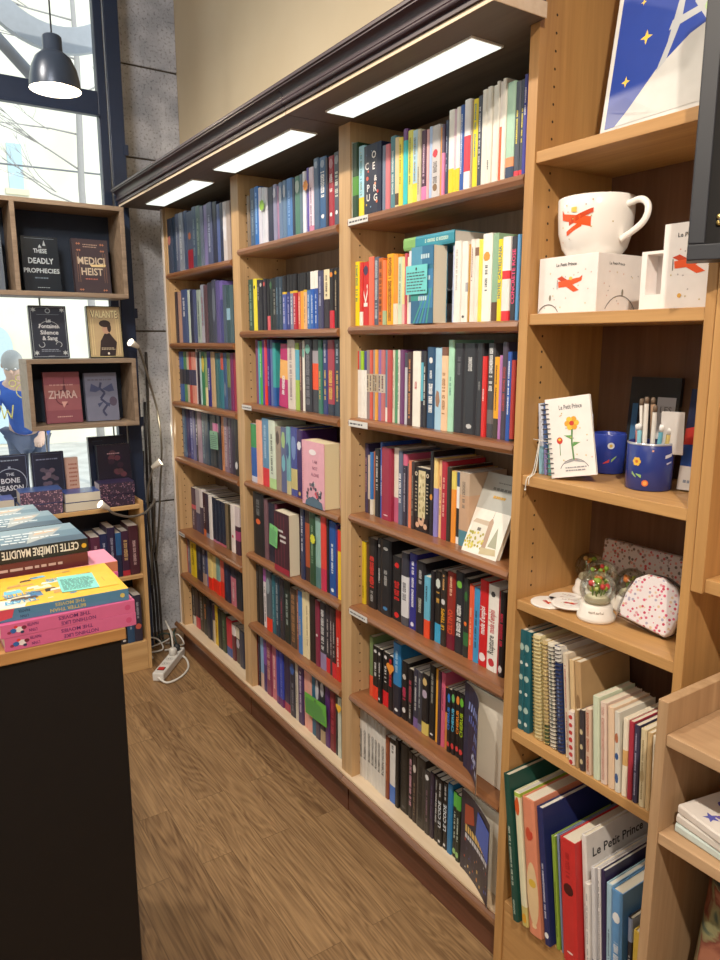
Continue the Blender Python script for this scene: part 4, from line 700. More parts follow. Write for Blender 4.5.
# two covers curling open at the right end of the near bookcase
def curled(y0, X, z, h, w, t, col, artcols, label, grp, open_=0.05, seed=0):
    t0 = thing('book', label, 'book', (X, y0, z+0.0005), (0, 0, R(-90)), grp)
    cm = bookm(col); pm = pages_mat('e8e2d4')
    MB().box(0.003, 0.003, 0.001, w, t, h-0.001, pm).build('page_block', t0)
    bk = MB(); bk.box(0, 0.0, 0, 0.003, t, h, cm); bk.box(0, t, 0, w, t+0.0015, h, cm); bk.build('back_cover', t0)
    n = 8; f = MB(); rr = random.Random(seed); k = [bookm(q) for q in artcols]
    P = [(0.002 + (w+0.002)*i/n*math.cos(0.35*open_/0.05*(i/n)), -0.001 - open_*(i/n)**1.5) for i in range(n+1)]
    for (xa, ya), (xb, yb) in zip(P, P[1:]):
        f.face([(xa,ya,0),(xb,yb,0),(xb,yb,h),(xa,ya,h)], cm, True); f.face([(xa,ya+0.0012,0),(xb,yb+0.0012,0),(xb,yb+0.0012,h),(xa,ya+0.0012,h)], WHITE, True)
    def at(u, v):
        i = min(n-1, int(u*n)); s = u*n-i; return (P[i][0]+(P[i+1][0]-P[i][0])*s, P[i][1]+(P[i+1][1]-P[i][1])*s-0.0006, v*h)
    return t0, f, at, k, rr
t0, f, at, k, rr = curled(1.305, 1.190, 0.443, 0.242, 0.146, 0.072, '20223e', ['8c9ce0','5868b8','c8d0f0','3c4890'], 'navy paperback facing outwards, cover curling open, sixth shelf of near bookcase', 'books on the sixth shelf of the near tall bookcase', 0.075, 5)
for row, (u0, v0, hh) in enumerate(((.12,.72,.1),(.15,.58,.1),(.4,.44,.1),(.35,.32,.09))):
    u = u0
    while u < .86:
        l = .05 + .05*rr.random(); v1 = v0 + hh*(.7+.3*rr.random())
        f.face([at(u,v0), at(u+l*.6,v0), at(u+l,v1), at(u+l*.4,v1)], k[row % 2]); u += l + .02
for q in range(14):
    u, v = .3+.3*rr.random(), .08+.16*rr.random(); f.face([at(u,v), at(u+.05,v-.01), at(u+.08,v+.05), at(u+.02,v+.06)], k[2] if q % 3 else k[3])
f.build('front_cover', t0, raw=True)
t0, f, at, k, rr = curled(1.300, 1.185, 0.1465, 0.236, 0.158, 0.066, '262030', ['c88030','3858b8','e0b868','a04028','d0d0d8'], 'dark illustrated paperback facing outwards, cover lifting, bottom shelf of near bookcase', 'books on the bottom shelf of the near tall bookcase', 0.045, 8)
f.face([at(.45,.62), at(.95,.5), at(.98,.9), at(.5,.93)], k[1]); f.face([at(.1,.6), at(.4,.7), at(.35,.9), at(.1,.85)], k[3])
for row, (v0, hh) in enumerate(((.52,.09),(.44,.06))):
    u = .12
    while u < .9:
        l = .04+.05*rr.random(); f.face([at(u,v0), at(u+l,v0), at(u+l,v0+hh*(.6+.4*rr.random())), at(u,v0+hh)], k[2 if row == 0 else 4]); u += l+.02
for q in range(40):
    u, v = .08+.84*rr.random(), .05+.36*rr.random(); s = .015+.03*rr.random(); f.face([at(u,v), at(min(.99,u+s),v), at(min(.99,u+s),v+s), at(u,v+s)], k[q % 5] if q % 2 else bookm('3a3450'))
f.build('front_cover', t0, raw=True)
# more thick paperbacks stacked cover-out behind those two
# teal book lying across the tops on the second shelf
o = make_book((1.185, 1.555, 1.596+0.1985), 0.030, 0.20, 0.13, '2a88a0', ['m.45-.9:b8d8c8','b0-.25:7cb060'], 'teal paperback lying flat across the tops on second shelf of near bookcase', 'books on the second shelf of the near tall bookcase')
o.rotation_euler = (R(90), 0, 0); o.location = (1.176, 1.575, 1.596+0.187)
# ------------------------------------------------------------------ small cards and stickers
def card(name, label, cat, loc, w, h, col, rot=(0,0,0), seed=1, rows=7, group=None, pin=True, ink='40585c'):
    """paper card: lies in local x(width) z(height), faces -y"""
    t = MB(); t.box(0, -0.0004, 0, w, 0.0004, h, mat(col, 0.7)); o = t.build(name); o.location = loc; o.rotation_euler = rot; tag(o, label, cat, group)
    d = Deco((0, -0.0006, 0), (1,0,0), (0,0,1)); d.scribble(w*.06, h*.06, w*.94, h*.8, rows, mat(ink), seed)
    if pin: d.ell(w*.5, h*.87, w*.04, h*.06, mat('303838'), 8)
    d.build('handwriting', o); return o
FX = R(-90)   # a card with this turn about z faces the aisle
card('note_card', 'turquoise handwritten card pinned on the second shelf of near bookcase', 'card', (1.146, 1.523, 1.668), 0.086, 0.070, '6cd0d0', (0,0,FX), 3, group='staff note cards')
card('note_card', 'bright green handwritten card on the fifth shelf of middle bookcase', 'card', (1.138, 2.330, 0.822), 0.062, 0.078, '78cc78', (0,R(6),FX), 5, group='staff note cards')
card('note_card', 'grass green handwritten card on the bottom shelf of middle bookcase', 'card', (1.172, 2.135, 0.225), 0.150, 0.080, '62b040', (0,R(-3),FX), 6, group='staff note cards', rows=9)
card('note_card', 'sage green card on the fourth shelf of far bookcase', 'card', (1.174, 2.960, 1.095), 0.086, 0.078, '80b090', (0,R(-2),FX), 7, group='staff note cards')
def sticker(loc, r_, col, label, kind='ell'):
    d = Deco((0,0,0), (0,-1,0), (0,0,1))
    if kind == 'heart':
        d.ell(-r_*.42, r_*.3, r_*.55, r_*.5, mat(col), 12); d.ell(r_*.42, r_*.3, r_*.55, r_*.5, mat(col), 12); d.poly([(-r_*.9, r_*.15), (0, -r_), (r_*.9, r_*.15)], mat(col))
    else: d.star(0, 0, r_, mat(col), 8, .8)
    o = d.build('sticker'); o.location = loc; tag(o, label, 'sticker', 'paper stickers on book spines')
sticker((1.194, 1.643, 0.583), 0.020, 'f09030', 'orange heart sticker on spines, sixth shelf of near bookcase', 'heart')
sticker((1.168, 2.06, 0.895), 0.018, 'd8d838', 'yellow round sticker on spines, fifth shelf of middle bookcase')
sticker((1.178, 1.915, 0.335), 0.018, 'f0b838', 'amber heart sticker on spines, bottom shelf of middle bookcase', 'heart')
sticker((1.167, 2.385, 2.015), 0.020, '88b840', 'leaf green sticker on spines, top shelf of middle bookcase')
sticker((1.167, 2.075, 2.028), 0.017, 'e89038', 'orange round sticker on spines, top shelf of middle bookcase')

# ------------------------------------------------------------------ open oak shelf unit on the right
TS = [1.917, 1.606, 1.272, 0.993, 0.680, 0.232]; TX = 1.12
t = thing('open_shelf_unit', 'tall light oak shelf unit with gifts, right of the bookcases', 'shelf unit', (1.26, 0.885, 0))
def TB(name, mb, par=t, bevel=0.0015):
    ox, oy = par.location.x, par.location.y
    mb.v = [(x-ox, y-oy, z-par.location.z) for x, y, z in mb.v]; return mb.build(name, par, bevel)
p = MB().box(TX, 1.073, 0, 1.42, 1.0975, 3.0, W_OAK); holes(p, 1.073, (1.165, 1.37), 0.25, 2.5, -1); TB('side_panel', p, bevel=0)
p = MB().box(TX, 0.672, 0, 1.42, 0.690, 3.0, W_OAK); TB('side_panel', p)
TB('back_panel', MB().box(1.356, 0.690, 0, 1.368, 1.073, 3.0, W_OAKB))
for z in TS + [2.52]:
    TB('shelf', MB().box(TX+0.003, 0.6905, z-0.022, 1.356, 1.0725, z, W_OAKY))
TB('kick_panel', MB().box(TX+0.004, 0.6905, 0, 1.14, 1.0725, 0.209, W_OAKY))
# neighbouring wall unit and the low step display in front of it
t2 = thing('hanging_shelf_unit', 'oak wall unit with open bottom shelf at the right edge', 'shelf unit', (1.26, 0.45, 1.13))
TB('side_panel', MB().box(TX, 0.650, 1.132, 1.368, 0.671, 3.0, W_OAK), t2)
TB('shelf', MB().box(TX+0.006, 0.20, 1.134, 1.36, 0.6498, 1.158, W_OAKY), t2)
TB('back_panel', MB().box(1.355, 0.20, 1.134, 1.368, 0.6498, 3.0, W_OAK), t2)
TB('side_panel', MB().box(TX, 0.18, 1.132, 1.368, 0.1995, 3.0, W_OAK), t2)
t3 = thing('low_display_shelf', 'low pale oak display shelf standing in front at the right edge', 'shelf unit', (1.12, 0.40, 0))
LX = 0.98
TB('side_panel', MB().box(LX, 0.606, 0, 1.30, 0.624, 0.994, W_PALE), t3)
TB('side_panel', MB().box(LX, 0.10, 0, 1.30, 0.118, 0.994, W_PALE), t3)
for z in (0.940, 0.766, 0.05): TB('shelf', MB().box(LX+0.002, 0.1182, z-0.02, 1.30, 0.6058, z, W_PALEY), t3)
TB('back_panel', MB().box(1.300, 0.10, 0, 1.312, 0.624, 0.994, W_PALE), t3)
# things on the low shelf
for k, (col, y, dz, rz, lb) in enumerate((('c8d8d4', 0.40, 0, -4, 'pale mint picture book at the bottom of the small pile'), ('ded8d0', 0.405, 0.016, -7, 'white picture book in the middle of the small pile'), ('e4dcd4', 0.41, 0.032, -11, 'white picture book with purple rainbow and star on the small pile'))):
    o = make_book((0.99, 0.40, 0.7665+dz), 0.0155, 0.19, 0.15, col, [], lb + ' at right edge', 'picture books on the low display shelf', hard=True)
    o.rotation_euler = (R(90), 0, R(rz)); o.location = (1.005 + k*.002, 0.592, 0.7665+dz)
    if k == 2:
        d = Deco((0, 0.0158, 0), (0,0,1), (1,0,0)); kk = bookm
        d.ring(.046, .050, .013, .021, kk('6858a8'), 16, -90, 90); d.ring(.046, .050, .006, .013, kk('d8b848'), 16, -90, 90); d.ell(.030, .066, .010, .008, kk('5848a0'), 10)
        d.star(.045, .022, .013, kk('5858b0')); d.star(.10, .03, .008, kk('c868a0')); d.ell(.12, .08, .03, .02, kk('a8b8e0'), 12); d.build('cover_art', o)
bag = MB(); prof = []
art = plaster('painted_cloth', '2c3c34', 'a86a50', 7, 0.7, 0.2)
for n_ in art.node_tree.nodes:
    if n_.type == 'VALTORGB':
        for p_, c_ in ((0.42, '6a4a38'), (0.47, '3c5048'), (0.52, '8c8a60'), (0.57, '74382c')): n_.color_ramp.elements.new(p_).color = lin(c_)
    if n_.type == 'TEX_NOISE' and n_.inputs['Scale'].default_value < 10: n_.inputs['Scale'].default_value = 11; n_.inputs['Distortion'].default_value = 1.2
for i in range(9):
    a = i/8; z = 0.0505 + 0.665*a; dep = 0.035*math.sin(math.pi*min(1,a*1.1+.05)) + 0.01; x = 1.045 + 0.03*a; yl = 0.598 - 0.038*a
    prof.append([(x-dep, 0.15, z), (x-dep*1.3, 0.36, z), (x-dep, yl-.02, z), (x, yl, z), (x+dep*.6, yl-.01, z), (x+dep*.6, 0.15, z)])
o = bag.loft(prof, art, True, True, True).build('tote_bag'); tag(o, 'dark painted cloth bag leaning under the low display shelf', 'bag')

# shelf 1: blue boxed picture with tower and stars
t = thing('boxed_picture', 'blue boxed picture with grey tower and stars on the top oak shelf', 'picture box', (1.185, 0.974, TS[0]+0.012), (0, 0, R(-90)), None)
t.rotation_euler = (R(-8), 0, R(-93))
MB().box(0, 0, 0, 0.30, 0.055, 0.40, mat('d4d4d0', 0.4)).build('box', t, 0.003)
d = Deco((0, -0.0006, 0), (1,0,0), (0,0,1)); k = lambda h: mat(h, 0.35)
d.rect(.012, .012, .296, .392, k('203c98'))
d.poly([(.035,.012),(.296,.012),(.296,.155),(.23,.150),(.17,.130),(.11,.09),(.06,.035)], k('c8c8c4'))
d.poly([(.110,.085),(.128,.100),(.148,.160),(.158,.392),(.146,.392),(.138,.20),(.126,.13)], k('b4b8bc')); d.poly([(.148,.30),(.170,.18),(.20,.14),(.212,.147),(.178,.20),(.157,.33)], k('b4b8bc'))
d.poly([(.125,.15),(.185,.16),(.185,.172),(.13,.165)], k('b4b8bc'))
for a, b, r_ in ((.078,.155,.013),(.046,.088,.010),(.085,.285,.007),(.06,.22,.006),(.25,.33,.008)): d.star(a, b, r_, k('f0c850'), 4, .35)
d.ell(.232, .236, .024, .024, k('f0c040'), 20); d.ell(.222, .166, .032, .016, k('a8c890'), 16)
d.build('picture', t)
w_ = MB(); w_.face([(0.004,-0.006,0),(0.11,-0.012,0.0),(0.12,-0.010,0.02),(0.008,-0.004,0.045)], glassy('cellophane', 'fcfcfc', 0.05, 0.15)); w_.face([(0.004,-0.006,0.045),(0.06,-0.016,0.03),(0.12,-0.010,0.02),(0.05,-0.004,0.06)], glassy('cellophane', 'fcfcfc', 0.05, 0.15)); w_.build('cellophane', t)

# shelf 2: mug boxes and mug, red biplane print
def biplane(d, a, b, s, kk):
    o1, o2 = kk('e8501c'), kk('c83c14')
    d.poly([(a-.9*s,b+.30*s),(a-.55*s,b+.42*s),(a+.35*s,b-.06*s),(a-.1*s,b-.1*s)], o2)
    d.poly([(a-.75*s,b-.22*s),(a-.8*s,b+.12*s),(a+.75*s,b+.28*s),(a+.95*s,b+.40*s),(a+.9*s,b+.10*s),(a,b-.18*s)], o1)
    d.poly([(a-.35*s,b-.1*s),(a+.1*s,b+.02*s),(a+.75*s,b-.42*s),(a+.35*s,b-.5*s)], o1)
    d.line([(a-.85*s,b-.3*s),(a-.86*s,b+.22*s)], .04*s, kk('504848')); d.ell(a+.12*s, b+.26*s, .13*s, .1*s, kk('e8c050'), 10)
def dots(d, x0, y0, x1, y1, n, kk, seed):
    rr = random.Random(seed)
    for _ in range(n): d.star(x0+(x1-x0)*rr.random(), y0+(y1-y0)*rr.random(), .0022, kk(rr.choice(['c8b060','a8a0a0','d8a090'])), 4, .4)
K = lambda h: mat(h, 0.4); CARD = mat('ece6e2', 0.55)
t = thing('mug_box', 'square white mug box with red biplane under the white mug', 'box', (1.14, 1.066, TS[1]+0.0005), group='biplane mug boxes')
MB().box(0, -0.145, 0, 0.135, 0, 0.108, CARD).build('carton', t, 0.001)
d = Deco((0,0,0), (0,-1,0), (0,0,1)); dots(d, .01, .01, .135, .08, 22, K, 3); biplane(d, .078, .056, .034, K); d.text('Le Petit Prince', .070, .092, .006, K('404044'), w=.05)
d.ring(.028,-.012,.028,.030,K('605c58'),14,30,150); d.ell(.032,.030,.003,.006,K('807868'),8); d.build('print_front', t)
d = Deco((0,-0.145,0), (1,0,0), (0,0,1)); dots(d, .01, .01, .125, .08, 16, K, 4); d.text('Le Petit Prince', .055, .090, .005, K('404044'), w=.045); d.ring(.07,-.02,.05,.052,K('807c78'),14,30,150); d.ell(.075,.037,.003,.007,K('807868'),8); d.build('print_side', t)
t = thing('mug_box', 'white mug box with cut-out window and biplane, beside the black frame', 'box', (1.155, 0.838, TS[1]+0.0005), (0,0,R(4)), 'biplane mug boxes')
f = MB()
f.box(0, -0.135, 0, 0.12, -0.040, 0.142, CARD); f.box(0.035, -0.0399, 0, 0.12, 0, 0.100, CARD); f.box(0, -0.0399, 0, 0.0349, 0, 0.026, CARD); f.box(0, -0.0399, 0.095, 0.0349, 0, 0.100, CARD); f.box(0, -0.010, 0.026, 0.0349, 0, 0.095, CARD)
f.build('carton', t)
d = Deco((0,-0.040,0), (0,-1,0), (0,0,1)); dots(d, .01, .01, .09, .12, 18, K, 6); biplane(d, .050, .075, .036, K); d.text('Le Petit Prince', .055, .122, .007, K('404044'), w=.06); d.ell(.035,.022,.004,.004,K('e0a848'),8); d.build('print_front', t)
d = Deco((0.0348,-0.011,0), (0,-1,0), (0,0,1)); d.rect(0.0,.027,.028,.094,K('d8d0cc')); d.poly([(.012,.045),(.028,.04),(.028,.075),(.010,.065)],K('d84818')); d.ell(.022,.082,.008,.008,K('e0c050'),8); d.build('print_window', t)
t = thing('mug', 'large white mug with red biplane standing on the box', 'mug', (1.208, 0.988, TS[1]+0.109))
cer = mat('f4f0ea', 0.18, 0, 0.5, 0.02)
MB().lathe([(0.042,0),(0.052,0.003),(0.062,0.016),(0.070,0.045),(0.0725,0.080),(0.073,0.108),(0.0715,0.1095),(0.070,0.108),(0.069,0.080),(0.066,0.045),(0.058,0.018),(0.03,0.010),(0.0,0.009)], cer, n=40).build('bowl', t)
hp = spline([(0.045,-0.052,0.088),(0.052,-0.083,0.096),(0.052,-0.100,0.080),(0.048,-0.092,0.052),(0.040,-0.052,0.026)], 8)
hp = [(x-0.045, y-0.012, z) for x, y, z in hp]
MB().tube(hp, 0.0062, cer, 10).build('handle', t)
# print wrapped on the bowl, built from small patches following its curve
class Wrap(Deco):
    def __init__(s, r0, ang): MB.__init__(s); s.r0 = r0; s.ang = ang; s.k = 1; s.step = 0.0003
    def P(s, a, b):
        z = b; rr_ = 0.0625 + (0.073-0.0625)*min(1, max(0, (z-0.016)/0.06))**.6 + 0.0006+0.00004*s.k; q = s.ang - a/0.073
        return Vector((rr_*math.cos(q), rr_*math.sin(q), z))
d = Wrap(0.073, math.pi+0.18); 
o1, o2 = K('e8501c'), K('c83c14'); s_ = 0.036
def wl(d, x0, y0, x1, y1, w0, w1, m, n=6):
    for i in range(n):
        a, b = i/n, (i+1)/n
        d.face([d.P(x0+(x1-x0)*a, y0+(y1-y0)*a-(w0+(w1-w0)*a)), d.P(x0+(x1-x0)*b, y0+(y1-y0)*b-(w0+(w1-w0)*b)), d.P(x0+(x1-x0)*b, y0+(y1-y0)*b+(w0+(w1-w0)*b)), d.P(x0+(x1-x0)*a, y0+(y1-y0)*a+(w0+(w1-w0)*a))], m)
    d.k += 1
wl(d, -.032, .079, .018, .060, .004, .006, o2); wl(d, -.028, .058, .036, .072, .009, .006, o1); wl(d, -.010, .056, .026, .040, .005, .004, o1); wl(d, .030, .074, .036, .082, .003, .003, o1)
wl(d, .000, .082, .012, .083, .005, .004, K('e8c050')); wl(d, -.030, .045, -.029, .068, .0004, .0004, K('504848')); rr = random.Random(5)
for _ in range(18):
    a, b = -.075+.15*rr.random(), .02+.08*rr.random(); wl(d, a, b, a+.0026, b, .0012, .0012, K(rr.choice(['c0a860','a09898','d09880'])), 1)
d.build('biplane_print', t)

# shelf 3: notebooks, mug, pencil cup and packets
z3 = TS[2] + 0.0005
for k, (y, w, h, col, hx) in enumerate(((1.066, 0.012, 0.150, '8cc0d8', 'd8e0f0'), (1.053, 0.008, 0.152, '5878b8', '9890d0'), (1.044, 0.015, 0.146, '58b0a0', '88c8c0'), (1.028, 0.008, 0.143, '8890c8', 'c0c8e8'), (1.0195, 0.006, 0.125, '5060a8', 'b8c0e0'))):
    o = make_book((1.158+0.002*k, y-w-.006, z3+.001), w, h, 0.105, col, ['b.4-1:'+hx] if k % 2 == 0 else ['b0-.35:'+hx], ['pale blue slim notebook, leftmost on the third oak shelf','blue slim notebook, second from left on third oak shelf','green-blue notebook with ribbon band, third from left on third oak shelf','lilac-blue slim notebook, fourth from left on third oak shelf','dark blue slim notebook just behind the white spiral notebook'][k], 'slim notebooks on the third oak shelf', rotx=R(-4), name='notebook', page='e8e4e0')
    o['category'] = 'notebook'
rb = MB()
rb.tube([(1.146,1.067,z3+.075),(1.146,1.040,z3+.074),(1.147,1.012,z3+.076)], 0.0012, mat('d8d4c8'), 5)
rb.tube(spline([(1.146,1.050,z3+.074),(1.140,1.051,z3+.04),(1.132,1.052,z3+.006),(1.116,1.052,z3-.004),(1.113,1.053,z3-.026)],5), 0.0012, mat('d8d4c8'), 5)
rb.tube(spline([(1.146,1.050,z3+.074),(1.139,1.046,z3+.04),(1.130,1.044,z3+.008),(1.116,1.045,z3-.002),(1.113,1.044,z3-.016)],5), 0.0012, mat('d8d4c8'), 5)
rb.ball((1.113,1.053,z3-.028), .0025, mat('d8d4c8'), 6, 5)
tag(rb.build('ribbon'), 'thin white cord tied around the slim notebooks, ends hanging over shelf', 'cord')
t = thing('spiral_notebook', 'white spiral notebook with flower drawing leaning on third oak shelf', 'notebook', (1.133, 1.000, z3+0.0022), (R(-8), R(-10), R(-62)))
wv, hv = 0.090, 0.162
MB().box(0.006, 0.001, 0.001, wv-0.001, 0.011, hv-0.001, pages_mat('ece8e0')).build('page_block', t)
MB().box(0, 0, 0, wv, 0.001, hv, mat('f2eeea', 0.4)).build('front_cover', t); MB().box(0, 0.0112, 0, wv, 0.0122, hv, mat('e8e4e0', 0.4)).build('back_cover', t)
sp = MB()
for i in range(15):
    zc = 0.010 + i*(hv-0.02)/14
    sp.tube([(0.0085*math.cos(a)-.002, 0.006-0.0115*math.sin(a), zc+0.0008*math.sin(a/2)) for a in [2*math.pi*j/12 for j in range(13)]], 0.0014, mat('74747c', 0.3, 0.8), 5)
sp.build('wire_binding', t)
d = Deco((0,-0.0002,0), (1,0,0), (0,0,1)); d.text('Le Petit Prince', .050, .142, .009, K('505058'), w=.046)
d.ring(.048, .005, .030, .0315, K('707074'), 18, 25, 155); d.poly([(.024,.026),(.048,.037),(.072,.026),(.062,.028),(.048,.031),(.034,.028)], K('a0a0a4'))
d.line([(.048,.034),(.047,.07),(.050,.10)], .0035, K('5a8850')); d.poly([(.048,.06),(.064,.068),(.050,.07)], K('68a058')); d.poly([(.047,.075),(.032,.085),(.048,.084)], K('68a058'))
for q in range(6): d.ell(.050+.009*math.cos(q*1.05), .108+.009*math.sin(q*1.05), .006, .006, K('e0a030' if q % 2 else 'e8c040'), 9)
d.ell(.050,.108,.005,.005,K('c83830'),9); d.line([(.022,.045),(.023,.07)],.0015,K('5a8850')); d.ell(.023,.075,.006,.007,K('c83830'),10); d.ell(.023,.077,.003,.003,K('e8c040'),8)
dots(d,.014,.03,.085,.13,16,K,8); d.scribble(.03,.010,.072,.022,2,K('808088'),4); d.build('cover_print', t)
def we(d, a, b, r_, m, n=12):
    d.face([d.P(a + r_*math.cos(2*math.pi*i/n), b + r_*math.sin(2*math.pi*i/n)) for i in range(n)], m); d.k += 1
t = thing('blue_mug', 'small blue printed mug standing behind the spiral notebook', 'mug', (1.300, 0.992, z3))
BL = mat('2a3c98', 0.25); MB().lathe([(0.030,0),(0.0355,0.003),(0.0355,0.084),(0.0345,0.086),(0.033,0.084),(0.032,0.006),(0,0.005)], BL, n=28).build('body', t)
d = Wrap(0.0355, math.pi+0.75); d.P = lambda a, b, d=d: Vector(((0.0355+0.0005+0.00004*d.k)*math.cos(d.ang-a/0.0355), (0.0355+0.0005+0.00004*d.k)*math.sin(d.ang-a/0.0355), b))
wl(d,.0,.018,.0,.056,.0015,.0012,K('88b070'),3); we(d,.0,.062,.007,K('d8dce4')); we(d,.0,.062,.0035,K('e0b848')); wl(d,.002,.030,.014,.024,.003,.001,K('c83838'),3); wl(d,-.002,.030,-.012,.040,.003,.001,K('88b070'),3); d.build('print', t)
t = thing('pencil_cup', 'dark blue pencil cup with small flower print on third oak shelf', 'pencil cup', (1.222, 0.838, z3))
MB().lathe([(0.040,0),(0.0425,0.002),(0.0425,0.089),(0.0415,0.090),(0.0405,0.089),(0.0405,0.005),(0,0.005)], mat('25357e', 0.25), n=32).build('body', t)
MB().lathe([(0.043,0.087),(0.0432,0.090),(0.0414,0.091)], mat('b8bcc8', 0.25, 0.6), n=32, cap=False).build('rim', t)
d = Wrap(0.0425, math.pi+0.75); d.P = lambda a, b, d=d: Vector(((0.0425+0.0005+0.00004*d.k)*math.cos(d.ang-a/0.0425), (0.0425+0.0005+0.00004*d.k)*math.sin(d.ang-a/0.0425), b))
wl(d,.030,.010,.030,.050,.0016,.0012,K('88b068'),4); wl(d,.020,.028,.030,.032,.003,.001,K('88b068'),3); wl(d,.030,.026,.039,.034,.001,.003,K('88b068'),3)
for q in range(6): we(d, .030+.005*math.cos(q*1.05), .056+.005*math.sin(q*1.05), .0035, K('e8b840'))
we(d,.030,.056,.003,K('c86830')); we(d,.012,.016,.006,K('d86830')); we(d,.012,.016,.0035,K('e8a050')); wl(d,.012,.006,.012,.011,.001,.001,K('88b068'),2)
wl(d,-.038,.070,-.022,.066,.003,.003,K('d0d4e4'),4); wl(d,-.038,.056,-.026,.053,.0015,.0015,K('b0b8d8'),4); wl(d,.0,.078,.003,.078,.0015,.0015,K('e8b090'),1); d.build('print', t)
pc = [('f0ece4', -.018, .006, -8, .165), ('e4e0d8', -.008, -.010, 3, .17), ('c8a080', .000, .012, -3, .168), ('dcd8d0', .006, -.004, 6, .155), ('88c8d8', -.022, -.008, 2, .118), ('e09898', -.030, .012, -12, .115), ('f0e0c0', .014, .010, 9, .12), ('60a8c0', .020, -.010, 16, .12), ('d8c070', .026, .006, 20, .115)]
for i, (col, dx, dy, tilt, L_) in enumerate(pc):
    names = ['white pencil, tallest at left of the blue cup','grey-white pencil standing near the middle of the cup','tan pencil behind the white ones in the cup','off-white pencil right of the middle in the cup','pale turquoise pen in front of the cup','pink pen at the left edge of the cup','cream pen leaning right in the cup','light blue pen leaning right at the front of the cup','mustard pen leaning far right in the cup']
    t = thing('pencil' if i < 4 else 'pen', names[i], 'pencil' if i < 4 else 'pen', (1.222 + dy*.8, 0.838 - dx*.9, z3+0.006), (R(tilt*.35), R(-3), 0), 'pencils and pens in the blue cup')
    MB().lathe([(0.0042,0),(0.0042,L_-.012)], mat(col, 0.35), n=8, smooth=False).build('barrel', t); MB().lathe([(0.0043,L_-.0125),(0.0043,L_-.003),(0.003,L_)], mat('6a5848' if i < 4 else 'e8e8e8', 0.4), n=8).build('tip', t)
CP = glassy('cellophane', 'fcfcfc', 0.05, 0.15)
t = thing('pencil_packet', 'clear packet of pencils on black backing behind the blue cup', 'packet', (1.305, 0.960, z3+.002), (R(-5),0,R(-80)))
MB().box(0,0,0,.105,.012,.205,mat('17181c',.5)).build('backing', t)
f = MB(); f.face([(-.002,-.006,0),(.107,-.006,0),(.107,-.004,.207),(-.002,-.004,.207)], CP); f.build('clear_front', t)
d = Deco((0,-.0004,0),(1,0,0),(0,0,1)); d.rect(.008,.02,.020,.15,K('3a6a98')); d.rect(.06,.03,.098,.165,K('c8c8cc')); d.text('LES', .079,.14,.012,K('707078')); d.build('print', t)
t = thing('clear_bag', 'clear cellophane bag around a card standing in the blue cup', 'bag', (1.218, 0.822, z3+0.07), (R(10), 0, R(-66)))
f = MB(); f.face([(0,-.004,0),(.05,-.006,0),(.054,-.002,.09),(.004,-.003,.095)], CP); f.face([(0,.006,0),(.05,.006,0),(.056,.004,.088),(.002,.005,.092)], CP); f.build('film', t)
MB().box(.006,0,0,.046,.001,.082,mat('e0dedc',.5)).build('card', t)
t = thing('packaged_notebook', 'blue, red and white packaged booklet behind the right upright', 'packet', (1.245, 0.792, z3+.003), (R(-9),0,R(-84)))
MB().box(0,0,0,.098,.016,.19,mat('1e2e70',.3)).build('booklet', t, 0.001)
d = Deco((0,-.0004,0),(1,0,0),(0,0,1)); d.rect(0,0,.098,.045,K('e0dcd8')); d.rect(0,.045,.098,.085,K('2850a8')); d.poly([(0,.085),(.098,.095),(.098,.13),(.04,.13),(0,.115)],K('c83028')); d.poly([(0,.115),(.05,.13),(.03,.19),(0,.19)],K('101840')); d.ell(.025,.15,.008,.008,K('b0a060'),10); d.scribble(.01,.01,.06,.024,1,K('8890a0'),3); d.build('print', t)

# shelf 4: coasters, snow globes, packet and pouch
z4 = TS[3] + 0.0005
for i, (x, y, dz, lb) in enumerate(((1.160,1.016,0,'round white coaster with red print, leftmost on the oak shelf'),(1.212,1.012,0.0,'round white coaster lying behind the other two'),(1.176,0.972,0.0042,'round white coaster with red biplane print, front of the three'))):
    t = thing('coaster', lb, 'coaster', (x, y, z4+dz+(0.0042 if i == 2 else 0)), (0,0,R(20*i)), 'round coasters on the oak shelf')
    MB().lathe([(0.0365,0),(0.0375,0.001),(0.0375,0.003),(0.0365,0.004)], cer, n=30).build('disc', t)
    d = Deco((0,0,0.0041),(0,-1,0),(1,0,0)); biplane(d, 0.002, -0.004, 0.016, lambda h: K('c83028' if h.startswith('e85') else 'a02020' if h.startswith('c83') else h)); d.text('Le Petit', 0, .018, .006, K('a08080'), w=.03); dots(d,-.02,-.025,.02,.025,8,K,i); d.build('print', t)
sticker_ = None
SG = [(1.176,0.903,1.0,'front snow globe with white cream base and flowers inside','globe'),(1.272,0.893,0.92,'smaller snow globe on the right with green plant inside','globe'),(1.285,1.010,0.95,'tall snow globe at the back left with tree inside','globe'),(1.240,0.948,1.02,'snow globe in the middle behind the front one','globe')]
